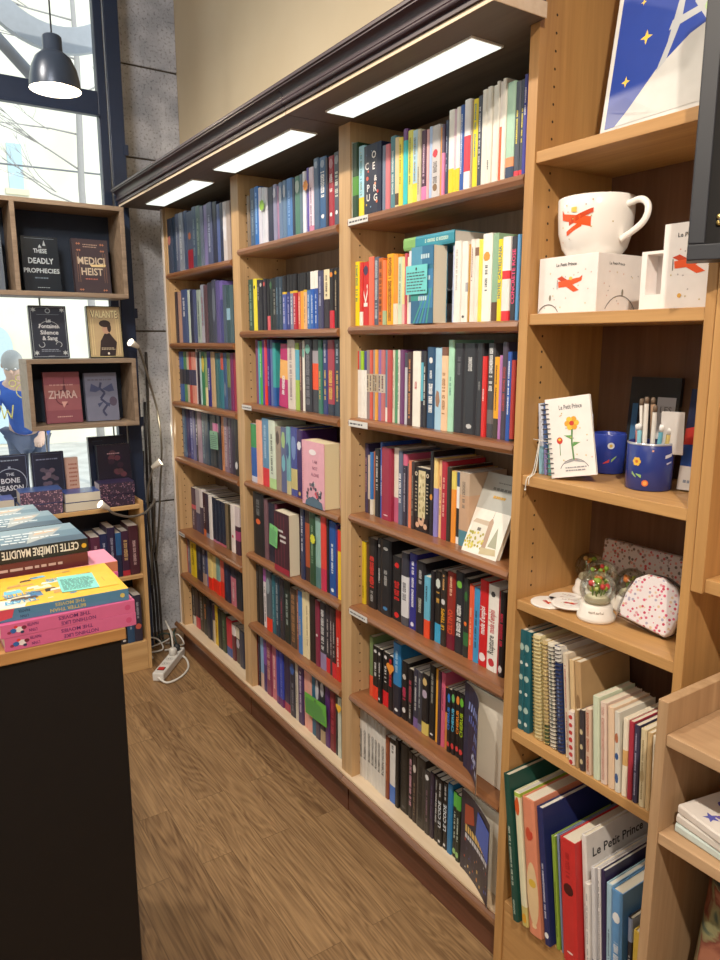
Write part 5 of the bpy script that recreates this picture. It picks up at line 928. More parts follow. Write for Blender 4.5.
for i, (x, y, s, lb, _) in enumerate(SG):
    t = thing('snow_globe', lb, 'snow globe', (x, y, z4), (0,0,R(40*i)), 'snow globes on the oak shelf')
    MB().lathe([(0.036*s,0),(0.038*s,0.004*s),(0.038*s,0.010*s),(0.033*s,0.016*s),(0.031*s,0.030*s),(0.027*s,0.034*s),(0,0.034*s)], mat('efe8de',0.4), n=28).build('base', t)
    MB().ball((0,0,0.064*s), 0.0355*s, glassy('globe_glass','f6f8f4',0.14), 24, 16).build('glass_ball', t)
    g = MB(); g.lathe([(0.026*s,0.038*s),(0.024*s,0.046*s),(0.012*s,0.052*s),(0,0.054*s)], mat('d8d0b0',.6), n=14)
    rr = random.Random(i)
    for q in range(12):
        a = rr.random()*6.28; r_ = rr.random()*0.02*s; zz = (0.052+0.032*rr.random())*s
        g.tube([(r_*.6*math.cos(a), r_*.6*math.sin(a), 0.045*s),(r_*math.cos(a), r_*math.sin(a), zz)], 0.0016*s, mat('6a8840',.6), 5)
        g.ball((r_*math.cos(a), r_*math.sin(a), zz), (0.004+0.003*rr.random())*s, mat(rr.choice(['a8b838','d8b838','c83838','e07830','88a838','c89858']),.5), 7, 5)
    g.build('scenery', t)
    d = Wrap(0,0); d.ang = math.pi+0.65-R(40*i); d.P = lambda a, b, d=d, s=s: Vector(((0.0325*s+0.0004)*math.cos(d.ang-a/(0.0325*s)), (0.0325*s+0.0004)*math.sin(d.ang-a/(0.0325*s)), b))
    V, F, tw, th = text_geo('Le Petit Prince'); kk = 0.030*s/tw; b0 = len(d.v); 
    for vx, vy in V: d.v.append(tuple(d.P(vx*kk, 0.0225*s+vy*kk*1.5)))
    mi = d.mi(K('8a7058'))
    for ff in F: d.f.append(tuple(b0+j for j in ff)); d.m.append(mi); d.sm.append(False)
    d.build('lettering', t)
PAT = speck('speckled_print','c8b8b0',['c04040','8a6a58','988078','d08070','605048'],130,.42,.35)
t = thing('wrapped_pouch', 'flat speckled pouch in cellophane standing at the back', 'pouch', (1.300, 1.000, z4+.003), (R(-7),0,R(-88)))
MB().box(0,0,0,.235,.02,.125,PAT).build('pouch', t, 0.004)
f = MB(); f.face([(-.004,-.004,-.0),(.239,-.004,0),(.241,-.003,.134),(-.003,-.002,.131)], CP); f.build('cellophane', t)
t = thing('round_pouch', 'white speckled zip pouch with black edge in cellophane, lower right', 'pouch', (1.190, 0.800, z4+0.014), (R(-14),R(12),R(-80)))
PT2 = speck('pink_speckled_print','f0e8ea',['d85878','c83858','e0a0a8','b0a8c0','e8c8a0'],125,.34,.35)
sil = [(x*.80, z*.92) for x, z in [(-.062,.0),(.055,.0),(.066,.012),(.068,.045),(.060,.082),(.036,.104),(.0,.112),(-.036,.106),(-.058,.088),(-.068,.05),(-.068,.015)]]
def slab(sil, y0, y1, sh=1.0): return [[(x*sh,y0,.056+(z-.056)*sh) for x,z in sil],[(x*sh,y1,.056+(z-.056)*sh) for x,z in sil]]
b = MB(); r_ = [[(x*.93,-.014,.056+(z-.056)*.93) for x,z in sil],[(x,-.008,z) for x,z in sil],[(x,0.006,z) for x,z in sil]]; b.loft(r_, PT2, True, True, True); b.build('front_panel', t)
b = MB(); b.loft([[(x*1.01,.0062,.056+(z-.056)*1.01) for x,z in sil],[(x*1.01,.030,.056+(z-.056)*1.01) for x,z in sil]], mat('1c1a1e',.5), True, True, True); b.build('zip_gusset', t)
b = MB(); b.loft([[(x,.0302,z) for x,z in sil],[(x*.95,.042,.056+(z-.056)*.95) for x,z in sil]], PT2, True, True, True); b.build('back_panel', t)
b = MB(); b.loft([[(x*1.06+.002,-.018,.054+(z-.054)*1.05) for x,z in sil],[(x*1.08,.02,.054+(z-.054)*1.07) for x,z in sil]], CP, True, False, True); b.face([(x*1.06+.002,-.018,.054+(z-.054)*1.05) for x,z in sil], CP); b.build('cellophane', t)

# shelf 5: notebooks
z5 = TS[4] + 0.0005
def nbk(y1, w, h, col, ex, lab, lean=0, x=1.14, d=0.16, spiral=False, name='notebook'):
    mb, pb, td = book_meshes(w, h, d, col, *parse(ex)[:4], seed=int(y1*9999), page='e0d4bc')
    c = mb.build(name, raw=True); tag(c, lab, 'notebook', 'notebooks on the fifth oak shelf')
    a = R(lean); c.rotation_euler = (a, 0, 0); c.location = (x, y1, z5 + (w*math.sin(-a) if a < 0 else 0)); pb.build('page_block', c)
    if spiral:
        s = MB(); n = int(h/0.0085)
        for i in range(n):
            zc = 0.006 + i*(h-0.012)/(n-1)
            s.tube([(0.0035*math.cos(q)+.0005, w/2+(w*.62)*math.sin(q), zc+.001*math.cos(q)) for q in [2*math.pi*j/8 for j in range(9)]], 0.0010, mat('c8b070',0.3,0.7) if spiral == 'g' else mat('403c40',0.4,0.5), 4)
        s.build('wire_binding', c)
    return c
TEAL = ['f.05-.1:c8dcd8','f.18-.25:a8c8c0','f.36-.4:c8dcd8','f.5-.57:a8c8c0','f.66-.7:d0e0dc','f.8-.88:a8c8c0']
nbk(1.056, 0.016, 0.238, '1c5c68', TEAL, 'teal bird-patterned notebook, leftmost on fifth oak shelf', -1)
nbk(1.036, 0.019, 0.238, '1a5864', TEAL, 'teal bird-patterned notebook, second from left on fifth oak shelf', -2)
nbk(0.998, 0.021, 0.240, 'e4d8a8', ['b.1-.9:d8cc98'], 'cream spiral notebook next to the two teal ones', -4.5, spiral='g')
nbk(0.976, 0.014, 0.236, 'c8b080', ['b0-.2:506040'], 'tan wire-bound notebook, fourth from left on fifth oak shelf', -5, spiral='g')
nbk(0.956, 0.018, 0.236, 'ece4d0', ['m.2-.9:506858'], 'ivory spiral notebook with green print on fifth oak shelf', -5.5, spiral='k')
nbk(0.936, 0.017, 0.236, '283868', ['b.85-1:e8e4dc','m.1-.7:8090b8'], 'navy spiral notebook in the middle of fifth oak shelf', -6, spiral='k')
nbk(0.918, 0.012, 0.228, 'd8c8b0', ['m.1-.9:b05858'], 'beige notebook with red specks behind the small ones', -6)
nbk(0.902, 0.011, 0.220, 'd8b888', [], 'light brown tall notebook behind the small ones', -6)
nbk(0.884, 0.015, 0.222, 'b89468', ['f.5-.7:8a6a48'], 'kraft notebook with map cover, tallest above the small ones', -6)
d_ = Deco((0,0,0),(1,0,0),(0,0,1))
SM = [(0.907,.015,.115,'e8d8d0',['f.0-.1:c03838','f.14-.24:c03838','f.28-.38:c03838','f.42-.52:c03838','f.56-.66:c03838','f.7-.8:c03838','f.85-.95:c03838'],'candy-striped red and white small notebook on fifth oak shelf'),
 (0.890,.009,.125,'a88860',['m.1-.9:705030'],'brown patterned slim notebook beside the candy-striped one'),
 (0.878,.012,.13,'3a3438',['f.1-.2:c8b890','f.35-.45:c8b890','f.6-.7:c8b890'],'charcoal star-dotted slim notebook on fifth oak shelf'),
 (0.863,.014,.14,'d8b8a0',['M.05-.95:a85038'],'rust patterned small notebook on fifth oak shelf'),
 (0.844,.016,.175,'d0dcc0',[],'plain pale green small notebook on fifth oak shelf'),
 (0.826,.015,.17,'e4ccbc',['M.05-.95:c08878'],'pink striped small notebook right of the pale green one'),
 (0.808,.015,.168,'e8c8a8',[],'plain peach small notebook on fifth oak shelf'),
 (0.792,.012,.165,'d8d4c8',['f.1-.25:38588c','f.4-.5:38588c','f.6-.75:b06848'],'white small notebook with blue flowers on fifth oak shelf'),
 (0.777,.012,.160,'f0e4cc',['b.4-.6:d8a868'],'ivory small notebook left of the red one'),
 (0.764,.011,.160,'a83040',[],'plain dark red small notebook on fifth oak shelf'),
 (0.752,.011,.158,'38344c',['m.1-.9:a8a0b8'],'dark navy patterned small notebook right of the red one'),
 (0.738,.013,.157,'d8c8a0',['m.1-.9:907850','f.3-.5:a89068'],'beige map-patterned small notebook on fifth oak shelf'),
 (0.724,.010,.156,'c8a878',[],'tan small notebook, third from right on fifth oak shelf'),
 (0.712,.010,.155,'e8dcc4',['m.1-.9:b0a080'],'cream small notebook, second from right on fifth oak shelf'),
 (0.7005,.009,.154,'d8c0a0',[],'sand-coloured small notebook, rightmost on fifth oak shelf')]
for i, (y, w, h, col, ex, lb) in enumerate(SM): nbk(y-w+0.004, w-0.001, h, col, ex, lb, -4.5 if i < 8 else -2.5, x=1.126, d=0.115)

# shelf 6: large picture books leaning to the left
z6 = TS[5] + 0.0005
BG = [(1.003,.018,.352,'17453c',['m.25-.65:b8c8b8','m.05-.15:a0b8a8'],'dark green large book, leftmost on bottom oak shelf',-8,1.098,.22),
 (0.980,.019,.318,'e8e4c0',['b.0-.15:d0c070','f.02-.1:e0a030','f.82-.98:d85828','b.97-1:a8c848'],'white and lime large book right of the dark green one',-8,1.106,.22),
 (0.938,.036,.322,'e08868',['f.05-.1:f0d0a0','f.7-.78:c84030'],'thick salmon picture book on bottom oak shelf',-7.5,1.104,.23),
 (0.915,.017,.318,'20285c',['m.2-.6:c8c8e0','f.05-.1:f0f0f0'],'navy large book with starry cover on bottom oak shelf',-8,1.108,.23),
 (0.899,.010,.262,'88a838',['m.1-.6:505820'],'lime green thin book on bottom oak shelf',-7,1.12,.2),
 (0.888,.007,.272,'7888a8',[],'grey-blue thin book between the lime and red ones',-7,1.122,.2),
 (0.842,.040,.282,'c82c2c',['f.55-.66:401014','m.7-.9:a01c20','f.08-.1:f0c8c0'],'thick red hardback on bottom oak shelf',-6,1.112,.21),
 (0.826,.013,.305,'e8e4e0',['m.1-.5:b0a8a8'],'tall white album with handwritten title on its side',-6,1.13,.21),
 (0.812,.011,.215,'ece8e4',['m.1-.9:a0a0a8'],'first thin white comic right of the tall album',-5,1.114,.19),
 (0.800,.010,.258,'d8d8dc',['b0-.2:605080'],'second thin white comic, purple at its foot',-5,1.118,.2),
 (0.789,.008,.262,'e4e0e0',['m.1-.9:404048'],'third thin white comic with black lettering',-5,1.122,.2),
 (0.776,.011,.266,'2c2448',[],'dark purple thin book between comics and light blue books',-5,1.12,.2),
 (0.762,.014,.248,'a0c4d8',['m.3-.6:607888'],'pale blue book left of the cloud-printed one',-4,1.118,.19),
 (0.735,.026,.250,'5890c8',['f.72-.82:e8ecf0','b0-.1:604838','M.3-.55:d8e4f0'],'sky blue hardback with white cloud on its spine',-3.5,1.112,.2),
 (0.720,.011,.205,'303038',['b.75-1:8898b8','m.2-.6:d0d0d0'],'black and grey slim book near the right upright',-3,1.122,.16),
 (0.7005,.018,.190,'dcb848',['b0-.05:a08030'],'mustard yellow book, rightmost on bottom oak shelf',-2,1.118,.16)]
for y, w, h, col, ex, lb, lean, x, d_ in BG:
    a = R(lean); o = make_book((x, y, z6 + w*math.sin(-a)), w-0.001, h, d_, col, ex, lb, 'large books on the bottom oak shelf', rotx=a, hard=True)
    if 'tall white album' in lb:
        d = Deco((0,-0.0005,0),(1,0,0),(0,0,1)); d.text('Le Petit Prince', .105, .262, .020, K('202024'), w=.17); d.rect(.0,.0,.21,.0,K('e8e4e0')); d.build('cover_title', o)
    if 'salmon' in lb:
        d = Deco((-0.0005,w-0.001,0),(0,-1,0),(0,0,1)); d.ell(.5*w,.10,.46*w,.075,K('e8c898'),20); d.ell(.5*w,.125,.30*w,.010,K('e0b840'),12,.3); d.ell(.4*w,.24,.2*w,.016,K('c84830'),12); d.build('spine_art', o)

# black framed pin display standing before the oak unit
t = thing('pin_display_frame', 'black framed pin display at the upper right edge', 'display frame', (1.060, 0.690, 1.672), (R(-1), 0, R(-57)))
f = MB()
FW, FH, FB = 0.30, 0.46, 0.024
f.box(0,-.012,0,FW,.03,FB,mat('20242c',.5)); f.box(0,-.012,FH-FB,FW,.03,FH,mat('20242c',.5)); f.box(0,-.012,FB,FB,.03,FH-FB,mat('20242c',.5)); f.box(FW-FB,-.012,FB,FW,.03,FH-FB,mat('20242c',.5)); f.build('frame', t, .002)
MB().box(FB,.004,FB,FW-FB,.03,FH-FB,mat('0c0c0e',.8)).build('backing', t)
MB().box(.045,.03,.30,.065,.0425,.34,mat('3a3a40',.5)).build('mounting_bracket', t)
for i, (a, b, s) in enumerate(((.050,.060,.011),(.047,.110,.004),(.052,.165,.005),(.07,.2,.006),(.09,.09,.008),(.12,.15,.009),(.055,.26,.006))):
    p = MB(); p.ball((a,0.001,b), s, STEEL, 10, 6, (1,.4,1))
    if i in (0,4,5):
        for q in range(7): p.ball((a+s*.9*math.cos(q*.9),0.001,b+s*.9*math.sin(q*.9)), s*.4, mat('c8b068',.3,.8), 7, 5, (1,.5,1))
    p.build('pin', t)
# ------------------------------------------------------------------ black counter with book piles
t = thing('sales_counter', 'black counter with wooden top in the left foreground', 'counter', (-0.25, 1.60, 0))
def TB3(name, mb, par, bevel=0.002):
    ox, oy, oz = par.location
    mb.v = [(x-ox, y-oy, z-oz) for x, y, z in mb.v]; return mb.build(name, par, bevel)
TB3('counter_top', MB().box(-0.80, 1.196, 1.048, 0.309, 2.02, 1.0695, W_TABLE), t)
TB3('body', MB().box(-0.79, 1.204, 0.0, 0.302, 2.01, 1.0478, mat('0c0c0f', 0.55, 0, 0.3)), t)

def flat(label, loc, rotz, L, D, T, top, spine, group, page='e6dcc8', art=None, sp=None, hard=False, name='book'):
    t = MB(); ct, cs = mat(top, 0.3), mat(spine, 0.35); b = 0.0014
    t.box(0, 0, 0, L, D, b, ct); t.box(0, 0, T-b, L, D, T, ct); t.box(0, -0.0006, 0, L, 0.0008, T, cs)
    o = t.build(name, bevel=0.0004); o.location = loc; o.rotation_euler = (0, 0, R(rotz)); tag(o, label, 'book', group)
    MB().box(0.001, 0.001, b, L-0.001, D-0.001, T-b, pages_mat(page)).build('page_block', o)
    if sp: d = Deco((L/2, -0.0007, T/2), (-1,0,0), (0,0,-1)); sp(d, L, T); d.build('spine_title', o)
    if art: d = Deco((0, 0, T), (1,0,0), (0,1,0)); art(d, L, D); d.build('cover_art', o)
    return o
KK = lambda h: mat(h, 0.35)
PG = 'piles of books on the black counter'
def sp_nothing(d, L, T):
    d.text('NOTHING LIKE', -.012, T*.22, T*.27, KK('54205c'), w=.055); d.text('THE MOVIES', -.006, -T*.22, T*.27, KK('54205c'), w=.050)
    d.ell(-L*.44, 0, .005, .005, KK('c84878'), 12)
    d.text('LYNN', .058, T*.22, T*.22, KK('54205c'), w=.012); d.text('PAINTER', .058, -T*.22, T*.22, KK('54205c'), w=.017)
    for a, b, r_, c in ((.078,.0,.006,'e8e0e0'),(.087,.001,.005,'3060a8'),(.071,-.002,.004,'702838'),(.083,-.005,.003,'d83838'),(.093,.003,.003,'903048'),(.074,.005,.003,'303858')): d.ell(a, b, r_, r_*.8, KK(c), 9)
Z0 = 1.070
Tb = 0.0222
flat('pink paperback at the bottom of the front counter pile', (0.1215, 1.197, Z0), 0.3, 0.206, 0.160, Tb, 'd0588c', 'd0608e', PG, sp=sp_nothing)
flat('pink paperback in the middle of the front counter pile', (0.1170, 1.196, Z0+Tb+.0005), 0.8, 0.210, 0.160, Tb, 'd0588c', 'd0608e', PG, sp=sp_nothing)
def sp_better(d, L, T):
    d.text('BETTER THAN', -.008, T*.22, T*.27, KK('c0b468'), w=.055); d.text('THE MOVIES', -.012, -T*.22, T*.27, KK('c0b468'), w=.047); d.ell(-L*.45, 0, .004, .004, KK('c8b860'), 12)
    d.text('LYNN', .058, T*.22, T*.22, KK('28405c'), w=.012); d.text('PAINTER', .058, -T*.22, T*.22, KK('28405c'), w=.017); d.poly([(.072,-.010),(.104,-.0105),(.104,.008),(.076,.004)], KK('d04858'))
def art_better(d, L, D):
    k = KK
    rr = random.Random(3)
    d.rect(.0, .0, L, D, k('f0bc38'))
    d.poly([(0,.005),(.05,.0),(.06,.035),(0,.05)], k('f0e8d8')); d.rect(.03,.045,.075,.06,k('c8e0ec'))
    for a, b, w_, h_, c in ((.028,.072,.03,.022,'70c0e0'),(.075,.078,.03,.018,'f0e4c8'),(.04,.028,.03,.02,'60a8d8'),(.065,.04,.02,.03,'4878a8'),(.03,.05,.028,.008,'503828'),(.09,.055,.02,.02,'383028'),(.09,.10,.04,.012,'f4f0e4'),(.15,.112,.03,.014,'3a3830'),(.125,.108,.028,.01,'60b0d8'),(.06,.105,.02,.008,'d89868'),(.145,.07,.016,.05,'a8d8e8')):
        d.poly([(a,b),(a+w_,b+.002),(a+w_*.9,b+h_),(a+w_*.08,b+h_*.9)], k(c))
    for q in range(26):
        a, b = rr.random()*.14, .01+.14*rr.random(); s_ = .006+.012*rr.random()
        d.poly([(a,b),(a+s_*1.6,b+.3*s_),(a+s_*1.4,b+s_),(a+.2*s_,b+.8*s_)], k(rr.choice(['70bce0','f0e8d4','e8c060','4888b8','c89858','a8d4e4','503c34','e8d8b0'])))
    for i, s in enumerate(('BETTER','THAN')): d.text(s, .05, .062-.035*i, .016, k('4898c8'), w=.05, rot=180)
    d.text('MOVIES', .125, .115, .014, k('58a8d0'), w=.05, rot=180)
    d.line([(.0,.045),(.03,.05),(.075,.062),(.10,.068)], .002, k('503020'))
    d.rect(.172,.028,.204,.118,k('f0c040')); d.line([(.188,.06),(.188,.085)],.001,k('a88028'))
flat('yellow covered paperback with blue spine on top of the front counter pile', (0.1060, 1.2065, Z0+2*Tb+.001), -1.0, 0.213, 0.170, 0.0205, 'f0c040', '4a7ca0', PG, sp=sp_better, art=art_better)
card('note_card', 'turquoise handwritten note lying on the yellow book', 'card', (0.219, 1.238, Z0+2*Tb+.0232), 0.060, 0.088, '7ed8cc', (R(-90), 0, R(-5)), 9, group='staff note cards', rows=11, pin=False)
# pile behind it
for i, (c1, c2, lb) in enumerate((('c88860','b07848','brown-orange paperback at the bottom of the second counter pile'),('d8609a','d8609a','pink paperback, middle of the second counter pile'),('e890b0','c87858','light pink paperback on top of the second counter pile'))):
    flat(lb, (0.144+.001*i, 1.384+.001*i, Z0+.0206*i+.0003), -1.0+.6*i, 0.204, 0.100, 0.0203, c1, c2, PG)
def sp_lumiere(d, L, T):
    d.text('CETTE LUMIÈRE MAUDITE', -.020, 0, T*.56, KK('d8d8d4'), w=.132); d.ell(-L*.462, 0, .0045, .0045, KK('d8a830'), 12)
def sp_dark(d, L, T):
    d.scribble(-.055, -T*.2, .07, T*.25, 1, KK('c0a8a8'), 4)
def art_lum(d, L, D):
    k = KK
    for a, b, e, f, c in ((0,0,L,.04,'40586c'),(0,.04,L,.09,'5c7c90'),(0,.09,L,D,'7c98a8')): d.rect(a,b,e,f,k(c))
    d.poly([(L*.5,.02),(L*.75,.06),(L*.9,.12),(L*.6,.11)],k('a8b0b0')); d.poly([(L*.6,.075),(L*.8,.09),(L*.85,.105),(L*.65,.1)],k('d0b090'))
    for q in range(4):
        rr = random.Random(q)
        d.scribble(L*(.15+.2*(q%2)), .03+.02*q, L*(.55+.3*(q%2)), .047+.02*q, 1, k('dce4e8'), q+2)
T3 = 0.0262; Z1 = Z0 + .0623
flat('dark red spined paperback lying on the light pink one, under the black one', (0.094, 1.388, Z1), 0.5, 0.203, 0.138, T3-.0005, '481c20', '58242a', PG, sp=sp_dark)
flat('blue-grey paperback with black spine on top of the dark red one', (0.092, 1.387, Z1+T3), 1.0, 0.207, 0.143, T3, '6c8898', '15181e', PG, sp=sp_lumiere, art=art_lum)
for n, (x, y, tt) in enumerate(((0.084, 1.575, .0262), (0.071, 1.722, .0233))):
    for j in range(3): flat('dark paperback, %s of the %s counter pile' % (('bottom','second','third')[j], ('third','farthest')[n]), (x+.003, y+.001, Z0+tt*j+.0003), 0, 0.200, 0.138, tt-.0004, '40525e', '1c2026', PG)
    flat('blue-grey paperback with black spine on top of the %s counter pile' % ('third','farthest')[n], (x, y, Z0+tt*3+.0003), 1-1.5*n, 0.207, 0.142, tt, '6c8898', '15181e', PG, sp=sp_lumiere, art=art_lum)

# ------------------------------------------------------------------ low pine shelf unit below the window
t = thing('low_bookshelf', 'low pine bookshelf standing below the shop window', 'bookshelf', (0.55, 3.38, 0))
SX0, SX1, SY0, SY1 = 0.10, 0.962, 3.28, 3.478
TB3('side_panel', MB().box(SX1-.018, SY0, 0, SX1, SY1, 0.830, W_PINEZ), t); TB3('side_panel', MB().box(SX0, SY0, 0, SX0+.018, SY1, 0.830, W_PINEZ), t)
TB3('top_board', MB().box(SX0+.018, SY0-.004, 0.795, SX1-.0185, SY1, 0.814, W_PINE), t)
TB3('shelf', MB().box(SX0+.018, SY0+.002, 0.458, SX1-.0185, SY1-.006, 0.476, W_PINE), t)
TB3('base_panel', MB().box(SX0+.018, SY0, 0.0, SX1-.0185, SY0+.018, 0.142, W_PINE), t)
TB3('bottom_board', MB().box(SX0+.018, SY0+.019, 0.124, SX1-.0185, SY1-.006, 0.142, W_PINE), t)
TB3('back_panel', MB().box(SX0+.018, SY1-.006, 0.1, SX1-.018, SY1, 0.80, mat('1a2030', .7)), t)
xx = 0.936
for i, (w, h, col, ex, lb) in enumerate(((.046,.235,'42202c',['m.2-.7:c0a0a0'],'dark maroon book, rightmost on the upper shelf below the window'),(.034,.215,'3a2038',['M.35-.8:d0a870','b0-.12:b02838'],'plum book with gold lettering, second from right below the window'),(.026,.21,'2a5c94',['b0-.5:1c2440'],'blue and black book, third from right below the window'),(.036,.24,'282040',['m.3-.8:9898b0'],'dark violet book, fourth from right below the window'),(.034,.215,'202850',['m.3-.8:a0a8c8'],'navy book, fifth from right below the window'),(.040,.205,'542840',['m.3-.8:b08898'],'dull purple book, sixth from right below the window'))):
    xx -= w
    o = make_book((0,0,0), w-.001, h, 0.14, col, ex, lb, 'books in the low pine bookshelf'); o.rotation_euler = (0,0,R(90)); o.location = (xx+w, SY0+.018, 0.4765)
xx = 0.930
for i, (w, h, col, ex, lb) in enumerate(((.038,.23,'2c2a3c',['f.25-.4:c85848','m.5-.85:a0a0b0'],'dark book with red emblem on the lower shelf below the window'),(.034,.225,'28486c',['m.3-.8:a0b0c8'],'steel blue book on the lower shelf below the window'),(.034,.225,'1c1e26',['m.2-.7:c0c0c0','f.05-.1:d0d0d0'],'black book on the lower shelf below the window'))):
    xx -= w
    o = make_book((0,0,0), w-.001, h, 0.14, col, ex, lb, 'books in the low pine bookshelf'); o.rotation_euler = (0,0,R(90)); o.location = (xx+w, SY0+.018, 0.1425)

# cover-out books: stand upright facing -y
def standing(label, x0, z, w, h, t_, col, grp, art, y=3.42, lean=6, page='e0d8c8', rz=0):
    o = MB(); o.box(0, 0, 0, w, .0016, h, mat(col, .3)); o.box(0, t_-.0016, 0, w, t_, h, mat(col, .3)); o.box(0, 0, 0, .002, t_, h, mat(col, .3))
    c = o.build('book', bevel=.0004); c.location = (x0, y, z + t_*math.sin(R(lean)) + .0003); c.rotation_euler = (R(-lean), 0, R(rz)); tag(c, label, 'book', grp)
    MB().box(.002, .0016, .001, w-.002, t_-.0016, h-.001, pages_mat(page)).build('page_block', c)
    d = Deco((0,-.0003,0), (1,0,0), (0,0,1)); art(d, w, h); d.build('cover_art', c)
    return c
def border(d, w, h, c, m=.006, tk=.0015):
    for a in ((m,m,w-m,m+tk),(m,h-m-tk,w-m,h-m),(m,m,m+tk,h-m),(w-m-tk,m,w-m,h-m)): d.rect(*a, KK(c))
def a_deadly(d, w, h):
    d.line([(.1*w,.965*h),(.9*w,.965*h)], .001, KK('8090a0'))
    for s, b, hh, ww in (('THESE',.74,.075,.36),('DEADLY',.56,.10,.68),('PROPHECIES',.38,.08,.96)): d.text(s, .5*w, b*h, hh*h, KK('b8c4cc'), w=ww*w)
    d.poly([(.45*w,.8*h),(.5*w,.86*h),(.55*w,.8*h)], KK('a8b4bc')); d.poly([(.58*w,.84*h),(.62*w,.94*h),(.66*w,.84*h)], KK('98a4ac')); d.scribble(.3*w,.22*h,.7*w,.28*h,1,KK('607080'),2); d.scribble(.35*w,.06*h,.7*w,.085*h,1,KK('a0acb4'),3)
def a_medici(d, w, h):
    for q, b in enumerate((.97,.85,.12)): 
        for a in (.14,.2,.8,.86): d.star(a*w, (b-.06)*h, .006, KK('b87858'), 4, .4)
    d.scribble(.3*w,.84*h,.7*w,.92*h,2,KK('a89080'),4)
    d.text('MEDICI', .5*w, .60*h, .13*h, KK('c8b8a0'), w=.76*w); d.text('HEIST', .5*w, .40*h, .13*h, KK('c8b8a0'), w=.6*w); d.poly([(.45*w,.53*h),(.9*w,.545*h),(.88*w,.5*h),(.5*w,.49*h)], KK('e0c890'))
    d.scribble(.3*w,.24*h,.72*w,.29*h,1,KK('b06858'),6)
    for a in (.1,.16,.84,.9): d.line([(a*w,.2*h),(a*w,.75*h)], .0012, KK('906850'))
def a_sang(d, w, h):
    border(d, w, h, '9aa4ac'); d.ring(.5*w,.5*h,.30*w,.31*w,KK('a8b0b4'),28,20,160)
    for a in (.12,.88): d.star(a*w,.92*h,.012,KK('b0b8bc'),6,.4); d.star(a*w,.10*h,.012,KK('b0b8bc'),6,.4)
    for s, b, ww in (('Les',.72,.12),('Fontaines',.61,.52),('Silence',.49,.48),('& Sang',.37,.4)): d.text(s, .5*w, b*h, .075*h, KK('c8ccd0'), w=ww*w)
    d.ring(.27*w,.26*h,.07*w,.085*w,KK('b0b8bc'),14,180,420); d.ring(.73*w,.26*h,.07*w,.085*w,KK('b0b8bc'),14,-60,180); d.scribble(.25*w,.12*h,.75*w,.18*h,2,KK('8890a0'),5); d.scribble(.42*w,.03*h,.6*w,.05*h,1,KK('a0a8b0'),5)
    d.ring(.5*w,.9*h,.05*w,.07*w,KK('98a4ac'),12); d.line([(.2*w,.83*h),(.8*w,.83*h)],.001,KK('808c98'))
def a_valante(d, w, h):
    d.rect(.05*w,.03*h,.95*w,.98*h,KK('b8a078')); border(d,w,h,'d8c890',.004,.002)
    for a in (.1,.16,.84,.9): d.line([(a*w,.05*h),(a*w,.75*h)], .0018, KK('e0d098'))
    d.text('VALANTE', .5*w, .84*h, .15*h, KK('2c2420'), w=.82*w); d.text('VALANTE', .5*w, .845*h, .14*h, KK('e8dca8'), w=.78*w)
    d.poly([(.28*w,.03*h),(.75*w,.03*h),(.82*w,.3*h),(.62*w,.48*h),(.5*w,.5*h),(.34*w,.32*h)], KK('2c2426')); d.ell(.53*w,.56*h,.12*w,.1*h,KK('b89078'),16)
    d.ell(.50*w,.66*h,.17*w,.07*h,KK('2a2022'),14); d.ell(.62*w,.58*h,.06*w,.09*h,KK('2a2022'),12); d.scribble(.35*w,.15*h,.75*w,.2*h,2,KK('d8c8a8'),5); d.ell(.55*w,.08*h,.03*w,.025*h,KK('e8e0d0'),10)
def a_zhara(d, w, h):
    for q, c in enumerate(('7c4450','8a5058','985c5c','844450')): d.rect(0,h*q/4,w,h*(q+1)/4,KK(c))
    d.ring(.52*w,.5*h,.20*w,.235*w,KK('5c2834'),20,0,300); d.poly([(.5*w,.6*h),(.56*w,.93*h),(.6*w,.62*h)],KK('5c2c38')); d.text('ZHARA', .5*w, .56*h, .15*h, KK('d0b4b0'), w=.8*w); d.scribble(.15*w,.72*h,.85*w,.78*h,1,KK('c0908c'),3); d.scribble(.3*w,.1*h,.75*w,.15*h,1,KK('c8a098'),7); d.poly([(.45*w,.42*h),(.62*w,.42*h),(.5*w,.3*h)],KK('c89890'))
def a_dragon(d, w, h):
    d.scribble(.1*w,.82*h,.9*w,.9*h,1,KK('5c5868'),3)
    d.line([(.5*w,.8*h),(.45*w,.68*h),(.6*w,.58*h),(.46*w,.46*h),(.66*w,.34*h),(.5*w,.2*h),(.6*w,.1*h)], .010, KK('343a58'))
    for s in (-1, 1): d.poly([(.52*w,.66*h),((.52+s*.32)*w,.78*h),((.52+s*.38)*w,.62*h),((.52+s*.2)*w,.6*h)], KK('40486a')); d.poly([(.55*w,.4*h),((.55+s*.2)*w,.36*h),((.55+s*.16)*w,.28*h)], KK('3c4464'))
    d.ell(.84*w,.4*h,.12*w,.10*h,KK('4c4458'),16)
def a_bone(d, w, h):
    border(d,w,h,'68789c'); d.ring(.5*w,.5*h,.42*w,.44*w,KK('98a4bc'),28); d.text('THE', .5*w,.66*h,.05*h,KK('b8c0d0')); d.text('BONE', .5*w,.55*h,.085*h,KK('ccd0dc'),w=.5*w); d.text('SEASON', .5*w,.42*h,.085*h,KK('ccd0dc'),w=.66*w); d.scribble(.2*w,.88*h,.8*w,.93*h,1,KK('8898b0'),3); d.star(.5*w,.78*h,.008,KK('98a4bc'),6)
def a_smoke(d, w, h):
    border(d,w,h,'505878',.008,.001); rr = random.Random(3)
    for q in range(16): d.ell((.25+.5*rr.random())*w,(.35+.35*rr.random())*h,.09*w,.04*h,KK(rr.choice(['504858','685868','584c60'])),8)
    d.scribble(.15*w,.85*h,.85*w,.9*h,1,KK('7880a0'),3)
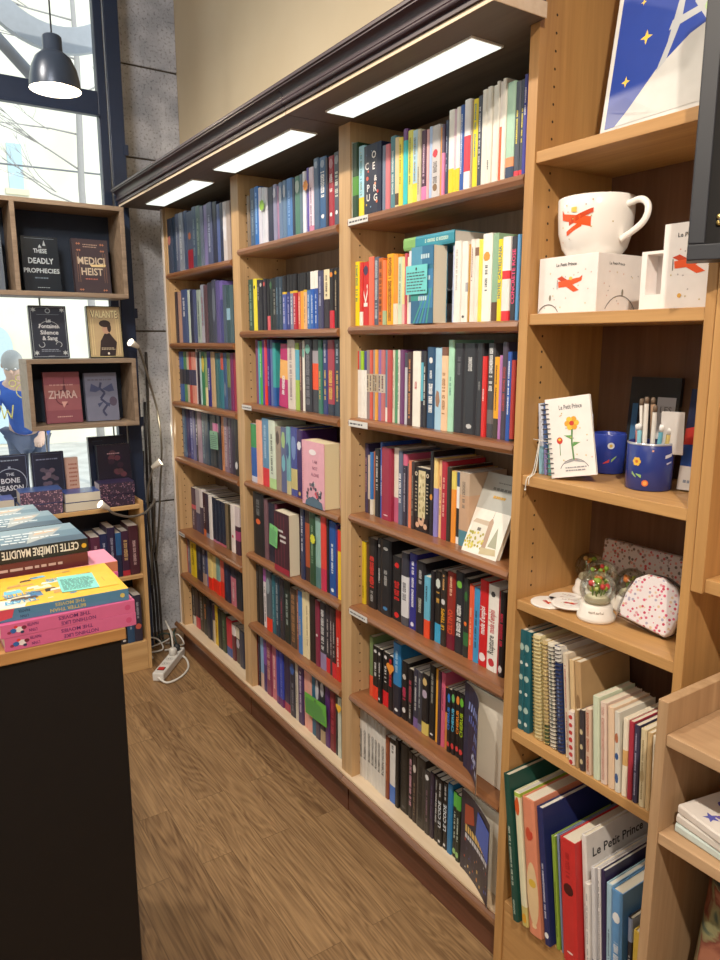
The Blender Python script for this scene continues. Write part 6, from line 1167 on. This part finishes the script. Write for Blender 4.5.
def a_night(d, w, h):
    rr = random.Random(8)
    for q in range(18): d.ell((.35+.45*rr.random())*w,(.2+.65*rr.random())*h,.10*w,.05*h,KK(rr.choice(['302030','4c3038','20182c','58303c'])),8)
    d.scribble(.3*w,.82*h,.7*w,.86*h,1,KK('b08890'),3); d.scribble(.3*w,.12*h,.75*w,.15*h,1,KK('a0a0b0'),5)
WG = 'books displayed in the shop window'
def crate(label, x0, x1, z0, z1, divs=()):
    t = thing('display_box', label, 'display box', ((x0+x1)/2, 3.40, z0), group='wooden display boxes in the window')
    Y0, Y1, b = 3.30, 3.496, 0.019
    TB3('bottom_board', MB().box(x0, Y0, z0, x1, Y1, z0+b, W_BOX), t); TB3('top_board', MB().box(x0, Y0, z1-b, x1, Y1, z1, W_BOX), t)
    TB3('side_board', MB().box(x0, Y0, z0+b, x0+b, Y1, z1-b, W_BOX), t); TB3('side_board', MB().box(x1-b, Y0, z0+b, x1, Y1, z1-b, W_BOX), t)
    for q in divs: TB3('divider', MB().box(q, Y0, z0+b, q+b, Y1, z1-b, W_BOX), t)
    TB3('back_board', MB().box(x0+b, Y1-.006, z0+b, x1-b, Y1, z1-b, mat('1e2a3c', .7)), t)
    return t
crate('upper long wooden display box with dark back, in the window', 0.06, 0.957, 1.738, 2.122, (0.503,))
crate('lower wooden display box holding two books, in the window', 0.517, 0.972, 1.177, 1.478)
# slim steel posts that carry the boxes
for x in (0.60, 0.90):
    o = MB().tube([(x, 3.476, 0.815), (x, 3.476, 1.177)], 0.004, STEEL, 8).build('support_rod'); tag(o, 'thin steel rod under the lower display box, ' + ('left one' if x < .7 else 'right one'), 'rod', 'steel rods holding the display boxes')
for x in (0.62, 0.92):
    o = MB().tube([(x, 3.482, 1.478), (x, 3.482, 1.738)], 0.004, STEEL, 8).build('support_rod'); tag(o, 'thin steel rod between the display boxes, ' + ('left one' if x < .8 else 'right one'), 'rod', 'steel rods holding the display boxes')
standing('black book with silver title in the upper display box, left of two', .548, 1.7575, .146, .226, .025, '121a24', WG, a_deadly, 3.37)
standing('brown-grey book with gold heist title in the upper display box', .752, 1.7575, .152, .230, .028, '3c3238', WG, a_medici, 3.37, 6, rz=2)
standing('grey edged book in the left compartment of the upper display box', .325, 1.7575, .150, .235, .03, '56606c', WG, a_smoke, 3.37)
standing('dark navy book with ornate silver frame on top of lower box', .555, 1.4785, .150, .222, .03, '262c3a', WG, a_sang, 3.36)
standing('gold framed book with a dark haired figure on top of lower box', .790, 1.4785, .148, .226, .03, '3a3228', WG, a_valante, 3.36)
standing('rusty red book in the lower display box', .592, 1.1965, .150, .222, .028, '7c4450', WG, a_zhara, 3.37)
standing('grey-blue book with a dragon in the lower display box', .762, 1.1965, .142, .215, .028, '6c7086', WG, a_dragon, 3.37)
standing('dark book with a round silver emblem at the left window edge', .358, 0.8145, .150, .25, .035, '22283c', WG, a_bone, 3.41)
standing('dark smoky book standing between two piles below the window', .522, 0.8145, .138, .25, .035, '20263a', WG, a_smoke, 3.41)
standing('pale pink book peeking out behind the dark smoky book', .640, 0.8145, .085, .215, .03, 'd8b0a0', WG, lambda d, w, h: d.scribble(.5*w,.1*h,.95*w,.9*h,9,KK('b06858'),3), 3.448, 3)
standing('large dark book with a night portrait above the patterned pair', .800, 0.8145, .150, .265, .045, '1c1a28', WG, a_night, 3.386)
standing('tall navy board book behind the night portrait book', .778, 0.8145, .170, .30, .03, '1a2236', WG, lambda d, w, h: d.scribble(.1*w,.92*h,.4*w,.95*h,1,KK('304058'),3), 3.447, 4)
ORN = speck('ornate_pink_edge', '4c3c54', ['a88098','b890a0','705868'], 120, .40, .5)
SPK = speck('starry_dark_edge', '2c2034', ['805870','a07888','50405c'], 130, .36, .5)
def pile(x0, y0, w, d_, z, items, labs, edge=None):
    for i, (t_, top, page) in enumerate(items):
        o = flat(labs[i], (x0+.002*(i % 2), y0+.002*(i % 2), z), (-1)**i*1.2, w, d_, t_, top, top, WG, page=page)
        b = MB(); b.box(0.0015, -0.0012, .002, w-.0015, 0.0006, t_-.002, edge if edge else pages_mat(page)); b.build('printed_edge' if edge else 'fore_edge', o); z += t_ + .0006
pile(.443, 3.282, .170, .11, .8145, [(.050,'30446c','d8c8b8'),(.058,'38508c','d8c8b8')], ['lower book with ornate pink edges in the left window pile','upper blue book with ornate pink edges in the left window pile'], ORN)
pile(.622, 3.284, .150, .11, .8145, [(.040,'2c3c60','e8e0cc'),(.042,'30488c','e8e0cc')], ['lower cream-paged book in the middle window pile','upper blue book with cream pages in the middle window pile'])
pile(.770, 3.283, .156, .10, .8145, [(.054,'28203c','c0b0b0'),(.056,'302848','c0b0b0')], ['lower book with starry dark edges at the right end','upper book with starry dark edges at the right end'], SPK)
pile(.250, 3.284, .170, .11, .8145, [(.040,'383050','e0d8c8'),(.045,'4858a0','e0d8c8')], ['lower violet book at the left end of the window shelf','upper violet-blue book at the left end of the window shelf'])

# ------------------------------------------------------------------ lamps
t = thing('pendant_lamp', 'dark blue-grey metal pendant lamp hanging before the window', 'pendant lamp', (0.604, 2.8, 2.393))
LMP = mat('2c3646', 0.32, 0.3)
MB().lathe([(0.0835,0.0),(0.0835,0.004),(0.081,0.03),(0.073,0.068),(0.058,0.100),(0.040,0.116),(0.032,0.121),(0.031,0.166),(0.026,0.171),(0.0,0.172)], LMP, n=36, cap=False).build('shade', t)
MB().lathe([(0.0828,0.001),(0.080,0.03),(0.072,0.068),(0.057,0.099),(0.030,0.121),(0,0.122)], mat('f4efe4', .5, emit=0.6), n=36, cap=False).build('shade_lining', t)
MB().ball((0,0,.045), .030, glow('bulb_glass','ffe6c0',18), 16, 10).build('bulb', t)
MB().tube([(0,0,.171),(0,0,.905)], .003, DARKT, 6).build('cord', t)
def goose(label, path, hd, dirv):
    p0 = Vector(path[0]); t = thing('gooseneck_lamp', label, 'clip lamp', p0, group='small gooseneck lamps by the window')
    MB().tube([Vector(p)-p0 for p in spline(path, 8)], .0055, mat('8c8880', .35, .8), 8).build('neck', t)
    M = Matrix.Translation(Vector(hd)-p0) @ Vector(dirv).normalized().to_track_quat('Z', 'Y').to_matrix().to_4x4()
    MB().lathe([(.007,-.03),(.010,-.026),(.015,.004),(.019,.022),(.0175,.022),(.014,.004)], mat('e8e0d0', .4), n=16, cap=False, M=M).build('head', t)
    MB().lathe([(.0165,.019),(0,.0195)], glow('lamp_led','fff0d8',9), n=14, cap=False, M=M).build('led', t)
goose('gooseneck lamp with lit head rising highest beside the display boxes', [(1.117,3.64,0.42),(1.140,3.63,0.62),(1.152,3.62,0.80),(1.165,3.60,1.01),(1.140,3.55,1.194),(1.093,3.50,1.346),(1.038,3.45,1.505),(1.015,3.43,1.525)], (1.000,3.415,1.540), (-.75,-.35,.40))
goose('gooseneck lamp with lit head in front of the stone pier', [(1.085,3.62,0.30),(1.074,3.57,0.55),(1.045,3.49,0.74),(1.038,3.46,0.82),(1.046,3.44,0.89),(1.062,3.43,0.945)], (1.080,3.42,0.968), (.65,-.3,.45))
goose('gooseneck lamp bending forward over the low pine bookshelf', [(1.095,3.60,0.48),(1.080,3.50,0.70),(1.040,3.36,0.81),(1.005,3.28,0.805),(0.955,3.245,0.778),(0.884,3.23,0.772),(0.820,3.222,0.795),(0.790,3.222,0.818)], (0.770,3.222,0.838), (-.75,-.2,.55))
lamp_spots = [(1.12, 3.52, 1.12)]
# power strip and cables at the foot of the pier
t = thing('power_strip', 'white power strip with red switch on the floor', 'power strip', (1.030, 3.235, 0.0), (0, 0, R(-39)))
PS = MB().box(-.027, -.15, .001, .027, .15, .042, mat('e4e2dc', .4)); PS.build('housing', t, .006)
MB().box(-.014, -.115, .042, .014, -.090, .047, mat('b8241c', .3, emit=.15)).build('switch', t, .002); MB().box(-.017, -.118, .0415, .017, -.087, .0435, mat('1c1c1e', .5)).build('switch_frame', t)
for i in range(4):
    s = MB(); s.lathe([(.0185,0),(.0185,.0015),(.0165,.002),(.0165,.0005)], mat('d0cec8', .4), (0, -.045+.05*i, .042), 18); s.lathe([(.002,0),(.002,.0025)], HOLE, (-.006,-.045+.05*i,.0415), 6); s.lathe([(.002,0),(.002,.0025)], HOLE, (.006,-.045+.05*i,.0415), 6); s.build('socket', t)
p = MB(); p.lathe([(.019,0),(.019,.028),(.012,.036),(0,.037)], mat('d8d6d0', .4), (0,.055,.042), 16); p.build('plug', t); p = MB(); p.lathe([(.018,0),(.018,.024),(.010,.034),(0,.035)], mat('303438', .5), (0,.105,.042), 16); p.build('plug', t)
def cable(label, pts, r_, col, n=8): return tag(MB().tube(spline(pts, n), r_, mat(col, .45), 7).build('cable'), label, 'cable', 'cables at the foot of the stone pier')
cable('white flex looping right from the power strip', [(0.936,3.118,.020),(0.965,3.07,.008),(1.04,3.10,.006),(1.10,3.17,.006),(1.125,3.26,.008),(1.118,3.33,.012),(1.100,3.36,.03),(1.07,3.42,.01)], .0048, 'e4e2da')
cable('white flex arching up behind the power strip', [(1.065,3.278,.078),(1.07,3.31,.14),(1.075,3.40,.17),(1.10,3.46,.13),(1.13,3.44,.05),(1.10,3.50,.01)], .004, 'd8d6ce')
cable('grey-white flex curling left of the power strip', [(0.99,3.36,.01),(0.975,3.40,.05),(1.0,3.45,.08),(1.05,3.46,.06),(1.06,3.42,.02),(1.0,3.44,.008)], .0038, 'c8c6c0')
cable('dark green flex tangled behind the power strip', [(1.097,3.318,.078),(1.10,3.36,.12),(1.13,3.42,.11),(1.12,3.47,.05),(1.06,3.50,.03),(1.05,3.44,.09),(1.09,3.40,.10),(1.11,3.45,.02)], .0045, '2c3c34')
cable('white flex with loose knot beside the plinth', [(1.03,3.50,.01),(1.08,3.44,.05),(1.13,3.40,.09),(1.15,3.36,.05),(1.14,3.42,.02)], .0035, 'd8d4cc')
for i, (x, y, c, lb) in enumerate(((1.085,3.64,'1a1a1e','left thick black cable running down the stone pier'),(1.108,3.655,'24242a','middle black cable running down the stone pier'),(1.128,3.665,'3a3634','right brown-black cable running down the stone pier'))):
    cable(lb, [(x+.01,3.685,1.0+.25*i),(x,3.685,.8),(x-.004,3.680,.55),(x+.003,y,.25),(x,y-.02,.05),(x-.02,y-.10,.012)], .007, c)

# ------------------------------------------------------------------ outside the window
PV = plaster('street_paving', 'b8b4ac', 'ccc8c0', 4, .9, .1); FAC = plaster('yellow_facade', 'e6dcc0', 'efe8d4', 1, .9, .05)
struct(MB().box(-14, 3.87, -.12, 16, 30, -.06, PV).build('ground'), 'pale street paving outside')
t = thing('building', 'pale yellow building across the street', 'building', (2, 12.4, -.06))
MB().box(-12, 0, 0, 12, .4, 9, FAC).build('facade', t)
for i, (x, z0, z1, w) in enumerate(((0.02,3.86,4.5,.10),(-2.2,3.86,4.6,.5),(3.4,3.86,4.6,.5))):
    f = MB().box(x-w, -.03, z0, x+w, .02, z1, mat('b8d0d4', .3)).build('window', t); MB().box(x-w-.06, -.05, z0-.08, x+w+.06, -.005, z0, mat('e0d4b0', .8)).build('sill', f)
for x in (-.42, -1.9, 1.5):
    pts = [(x-.19,0,.05),(x+.19,0,.05),(x+.19,0,1.5)] + [(x+.19*math.cos(R(a)),0,1.5+.34*math.sin(R(a))) for a in range(15,180,15)] + [(x-.19,0,1.5)]
    f = MB(); f.face([(a,-.02,c) for a,b,c in pts], mat('bcd0d4', .4)); f.build('arched_door', t)
tag(MB().tube([(-6,10.8,3.92),(1,10.8,3.80),(8,10.8,3.88)], .012, mat('707070'), 6).build('overhead_cable'), 'thin overhead cable across the street', 'cable')
t = thing('bare_tree', 'bare winter tree outside the shop window', 'tree', (2.0, 8.3, -.06))
BK = mat('a49c94', .9); MB().tube([(0,0,0),(.01,0,1.5),(-.02,0,3.2),(.02,0,4.4),(.0,0,6)], [.045,.04,.034,.028,.012], BK, 10).build('trunk', t)
br = MB(); rr = random.Random(12)
def grow(p, dv, L_, r_, k):
    q = p + dv*L_; br.tube([p, (p+q)/2 + Vector((rr.uniform(-.05,.05),0,rr.uniform(-.05,.05)))*L_, q], [r_, r_*.8, r_*.6], BK, 5)
    if k:
        for _ in range(3): grow(p + dv*L_*rr.uniform(.45,1), (dv + Vector((rr.uniform(-.7,.7), rr.uniform(-.5,.5), rr.uniform(-.2,.6)))).normalized(), L_*rr.uniform(.5,.75), r_*.55, k-1)
for q in range(9):
    a = rr.random()*6.28; grow(Vector((0,0,3.0+.36*q)), Vector((math.cos(a),.5*math.sin(a),rr.uniform(.1,.7))).normalized(), rr.uniform(.4,.8), .010, 3)
br.build('branches', t)
t = thing('hanging_sign', 'big round grey sign ring hanging outside the upper window', 'sign', (0.93, 4.2, 3.45))
g = MB()
n = 48
for i in range(n):
    a, b = 2*math.pi*i/n, 2*math.pi*(i+1)/n
    for y0, y1, fl in ((-.02,-.02,0),(.02,.02,1)):
        g.face([(.335*math.cos(a),y0,.335*math.sin(a)),(.455*math.cos(a),y0,.455*math.sin(a)),(.455*math.cos(b),y0,.455*math.sin(b)),(.335*math.cos(b),y0,.335*math.sin(b))], mat('b0b4ba',.5))
    for r_ in (.335,.455): g.face([(r_*math.cos(a),-.02,r_*math.sin(a)),(r_*math.cos(b),-.02,r_*math.sin(b)),(r_*math.cos(b),.02,r_*math.sin(b)),(r_*math.cos(a),.02,r_*math.sin(a))], mat('b0b4ba',.5))
g.build('ring', t); MB().tube([(-.36,.0,-.36),(-.12,0,-.60)], .03, mat('8c8c90',.5), 8).build('brace', t); MB().box(-.45,-.02,-.75,-.36,.03,.6,mat('34404e',.5)).build('post', t); MB().box(-.40,-.01,.30,.40,.01,.36,mat('34404e',.5)).build('cross_bar', t)
# paw outline stuck on the pane
t = thing('window_decal', 'pale yellow paw outline drawn on the window pane', 'decal', (0.535, 3.5335, 1.335))
DC = mat('d8dc78', .5)
g = Deco((0,0,0),(1,0,0),(0,0,1)); g.ring(0,0,.030,.034,DC,20); 
for a, b in ((-.045,.035),(-.017,.058),(.017,.058),(.045,.035)): g.ring(a,b,.012,.0155,DC,14)
g.build('paw', t); g = Deco((0,0,0),(1,0,0),(0,0,1)); g.line([(-.10,-.06),(-.09,-.12),(-.075,-.08),(-.06,-.12),(-.05,-.06)],.005,DC); g.ring(-.13,.30,.026,.030,DC,16); g.ring(-.13,.0,.03,.034,DC,16,-120,120); g.build('strokes', t)

# passer-by outside, bending forward
def skin(name, pts, edges, radii, m, parent=None, root=0, lev=2):
    me = bpy.data.meshes.new(name); me.from_pydata([Vector(p) for p in pts], edges, []); me.update()
    o = bpy.data.objects.new(name, me); C.objects.link(o)
    bpy.context.view_layer.objects.active = o
    s = o.modifiers.new('skin', 'SKIN'); s.use_smooth_shade = True
    sv = me.skin_vertices[0].data if len(me.skin_vertices) else None
    if sv is None:
        me.skin_vertices.new() if hasattr(me.skin_vertices, 'new') else None
        sv = me.skin_vertices[0].data
    for i, r_ in enumerate(radii):
        sv[i].radius = r_ if isinstance(r_, tuple) else (r_, r_); sv[i].use_root = (i == root)
    u = o.modifiers.new('sub', 'SUBSURF'); u.levels = lev; u.render_levels = lev
    bpy.context.view_layer.update()
    dg = bpy.context.evaluated_depsgraph_get(); m2 = bpy.data.meshes.new_from_object(o.evaluated_get(dg))
    o.modifiers.clear(); o.data = m2; m2.materials.clear(); m2.materials.append(m)
    for p in m2.polygons: p.use_smooth = True
    if parent: o.parent = parent
    return o
t = thing('person', 'grey haired person in a blue jumper stooping outside the window', 'person', (0.985, 6.5, -.06), (0, 0, R(250))); t.scale = (.93, .93, .93)
SK = mat('d0a890', .6); JU = mat('2c54a8', .8); TR = mat('50586c', .8); HAIR = mat('a8a49c', .8)
# x is the way the person leans, y sideways
P_ = [(0,0,.95),(.06,0,1.10),(.16,0,1.26),(.25,0,1.36),(.31,0,1.42),(.36,0,1.50),(.385,0,1.575),
      (.23,.17,1.33),(.30,.22,1.08),(.46,.20,.95),(.53,.19,.92), (.23,-.17,1.33),(.30,-.22,1.08),(.46,-.20,.95),(.53,-.19,.92),
      (0,.09,.90),(.06,.10,.50),(-.03,.10,.09),(.12,.11,.035),(0,-.09,.90),(-.06,-.10,.50),(-.16,-.10,.10),(-.02,-.11,.035),
      (.57,.23,.90),(.60,.21,.885),(.605,.19,.885),(.60,.17,.89),(.55,.155,.93),(.57,-.23,.90),(.60,-.21,.885),(.605,-.19,.885),(.60,-.17,.89),(.55,-.155,.93)]
E_ = [(0,1),(1,2),(2,3),(3,4),(4,5),(5,6),(3,7),(7,8),(8,9),(9,10),(3,11),(11,12),(12,13),(13,14),(0,15),(15,16),(16,17),(17,18),(0,19),(19,20),(20,21),(21,22),(10,23),(10,24),(10,25),(10,26),(10,27),(14,28),(14,29),(14,30),(14,31),(14,32)]
RD = [(.13,.15),(.125,.14),(.12,.15),(.11,.13),.055,(.085,.08),(.07,.068),.058,.045,.036,.038,.058,.045,.036,.038,.085,.055,.042,.035,.085,.055,.042,.035]+[.010,.0105,.0105,.0095,.012]*2
skin('body', P_, E_, RD, SK, t)
skin('jumper', [(-.01,0,.93)]+P_[1:4]+[(.285,0,1.39)]+[P_[7],P_[8],(.45,.20,.957),P_[11],P_[12],(.45,-.20,.957)], [(0,1),(1,2),(2,3),(3,4),(3,5),(5,6),(6,7),(3,8),(8,9),(9,10)], [(.15,.17),(.142,.16),(.137,.17),(.125,.15),.07,.072,.06,.05,.072,.06,.05], JU, t)
skin('trousers', [(0,0,.95),(0,.09,.88),(.06,.10,.50),(-.03,.10,.10),(0,-.09,.88),(-.06,-.10,.50),(-.16,-.10,.11)], [(0,1),(1,2),(2,3),(0,4),(4,5),(5,6)], [(.135,.155),.098,.07,.056,.098,.07,.056], TR, t)
M = Matrix.Translation((.36,0,1.54)) @ Matrix.Rotation(R(35),4,'Y')
h = MB(); h.ball((-.012,0,.03), .098, HAIR, 18, 12, (1,.86,1.0), M); o = h.build('hair', t)
fc = MB()
fc.ball((.088,0,-.005), .020, SK, 8, 6, (1,.7,1.2), M)
for s in (-1,1): fc.ball((.078,s*.034,.022), .010, mat('f0ece8'), 8, 6, (1,1,.8), M); fc.ball((.087,s*.034,.022), .005, mat('2c241e'), 6, 5, (1,1,1), M); fc.ball((0,s*.083,.0), .022, SK, 8, 6, (.7,.4,1.2), M)
fc.ball((.076,0,-.045), .018, mat('a86860'), 8, 5, (.5,1.2,.35), M); fc.build('face', t)

# ------------------------------------------------------------------ light
wd = bpy.data.worlds.new('sky'); bpy.context.scene.world = wd; wd.use_nodes = True
bg = wd.node_tree.nodes['Background']; bg.inputs['Color'].default_value = (0.74, 0.87, 1.0, 1); bg.inputs['Strength'].default_value = 1.7
def lamp(kind, loc, rot, energy, col, size=0.5, sy=None, spot=None):
    l = bpy.data.lights.new('lamp', kind); l.energy = energy; l.color = col
    if kind == 'AREA':
        l.size = size
        if sy: l.shape = 'RECTANGLE'; l.size_y = sy
    elif kind == 'SUN': l.angle = R(1.0)
    else: l.shadow_soft_size = size
    if spot: l.spot_size = R(spot); l.spot_blend = 0.6
    o = bpy.data.objects.new('lamp', l); C.objects.link(o); o.location = loc; o.rotation_euler = rot; return o
lamp('SUN', (0, -5, 9), (R(48), 0, R(12)), 1.9, (1.0, 0.95, 0.86))
WARM = (1.0, 0.86, 0.70)
for x, y, e in ((-0.15, -0.5, 172), (-0.15, 1.1, 70), (-0.15, 2.5, 66)):
    lamp('SPOT', (x, y, 2.96), (0, R(-12), 0), e, WARM, 0.035, spot=158)
lamp('AREA', (-1.3, 0.4, 3.2), (0, R(-30), 0), 16, WARM, 1.2)
lamp('AREA', (-0.3, 1.2, 3.1), (R(72), 0, 0), 22, (0.98, 0.96, 0.95), 0.5)  # added fill aimed at the window wall to lift the stone, no fixture
lamp('AREA', (-1.7, -0.9, 2.0), (0, R(-80), R(25)), 8, (1.0, 0.9, 0.8), 1.2)  # added weak fill from the camera side, stands for bounced light
lamp('POINT', (0.604, 2.8, 2.40), (0,0,0), 3, (1, .85, .65), .03)

for q in lamp_spots: lamp('POINT', q, (0,0,0), 0.5, (1,.85,.6), .03)

# ------------------------------------------------------------------ camera
cam = bpy.data.cameras.new('camera'); cam.lens = 722/960*36; cam.sensor_width = 36; cam.clip_start = 0.01
co = bpy.data.objects.new('camera', cam); C.objects.link(co); co.location = (0, 0, 1.55); co.rotation_euler = (R(90-10.82), 0, R(-33.44))
sc = bpy.context.scene; sc.camera = co
sc.view_settings.view_transform = 'Standard'; sc.view_settings.exposure = 0.08; sc.view_settings.gamma = 1.12
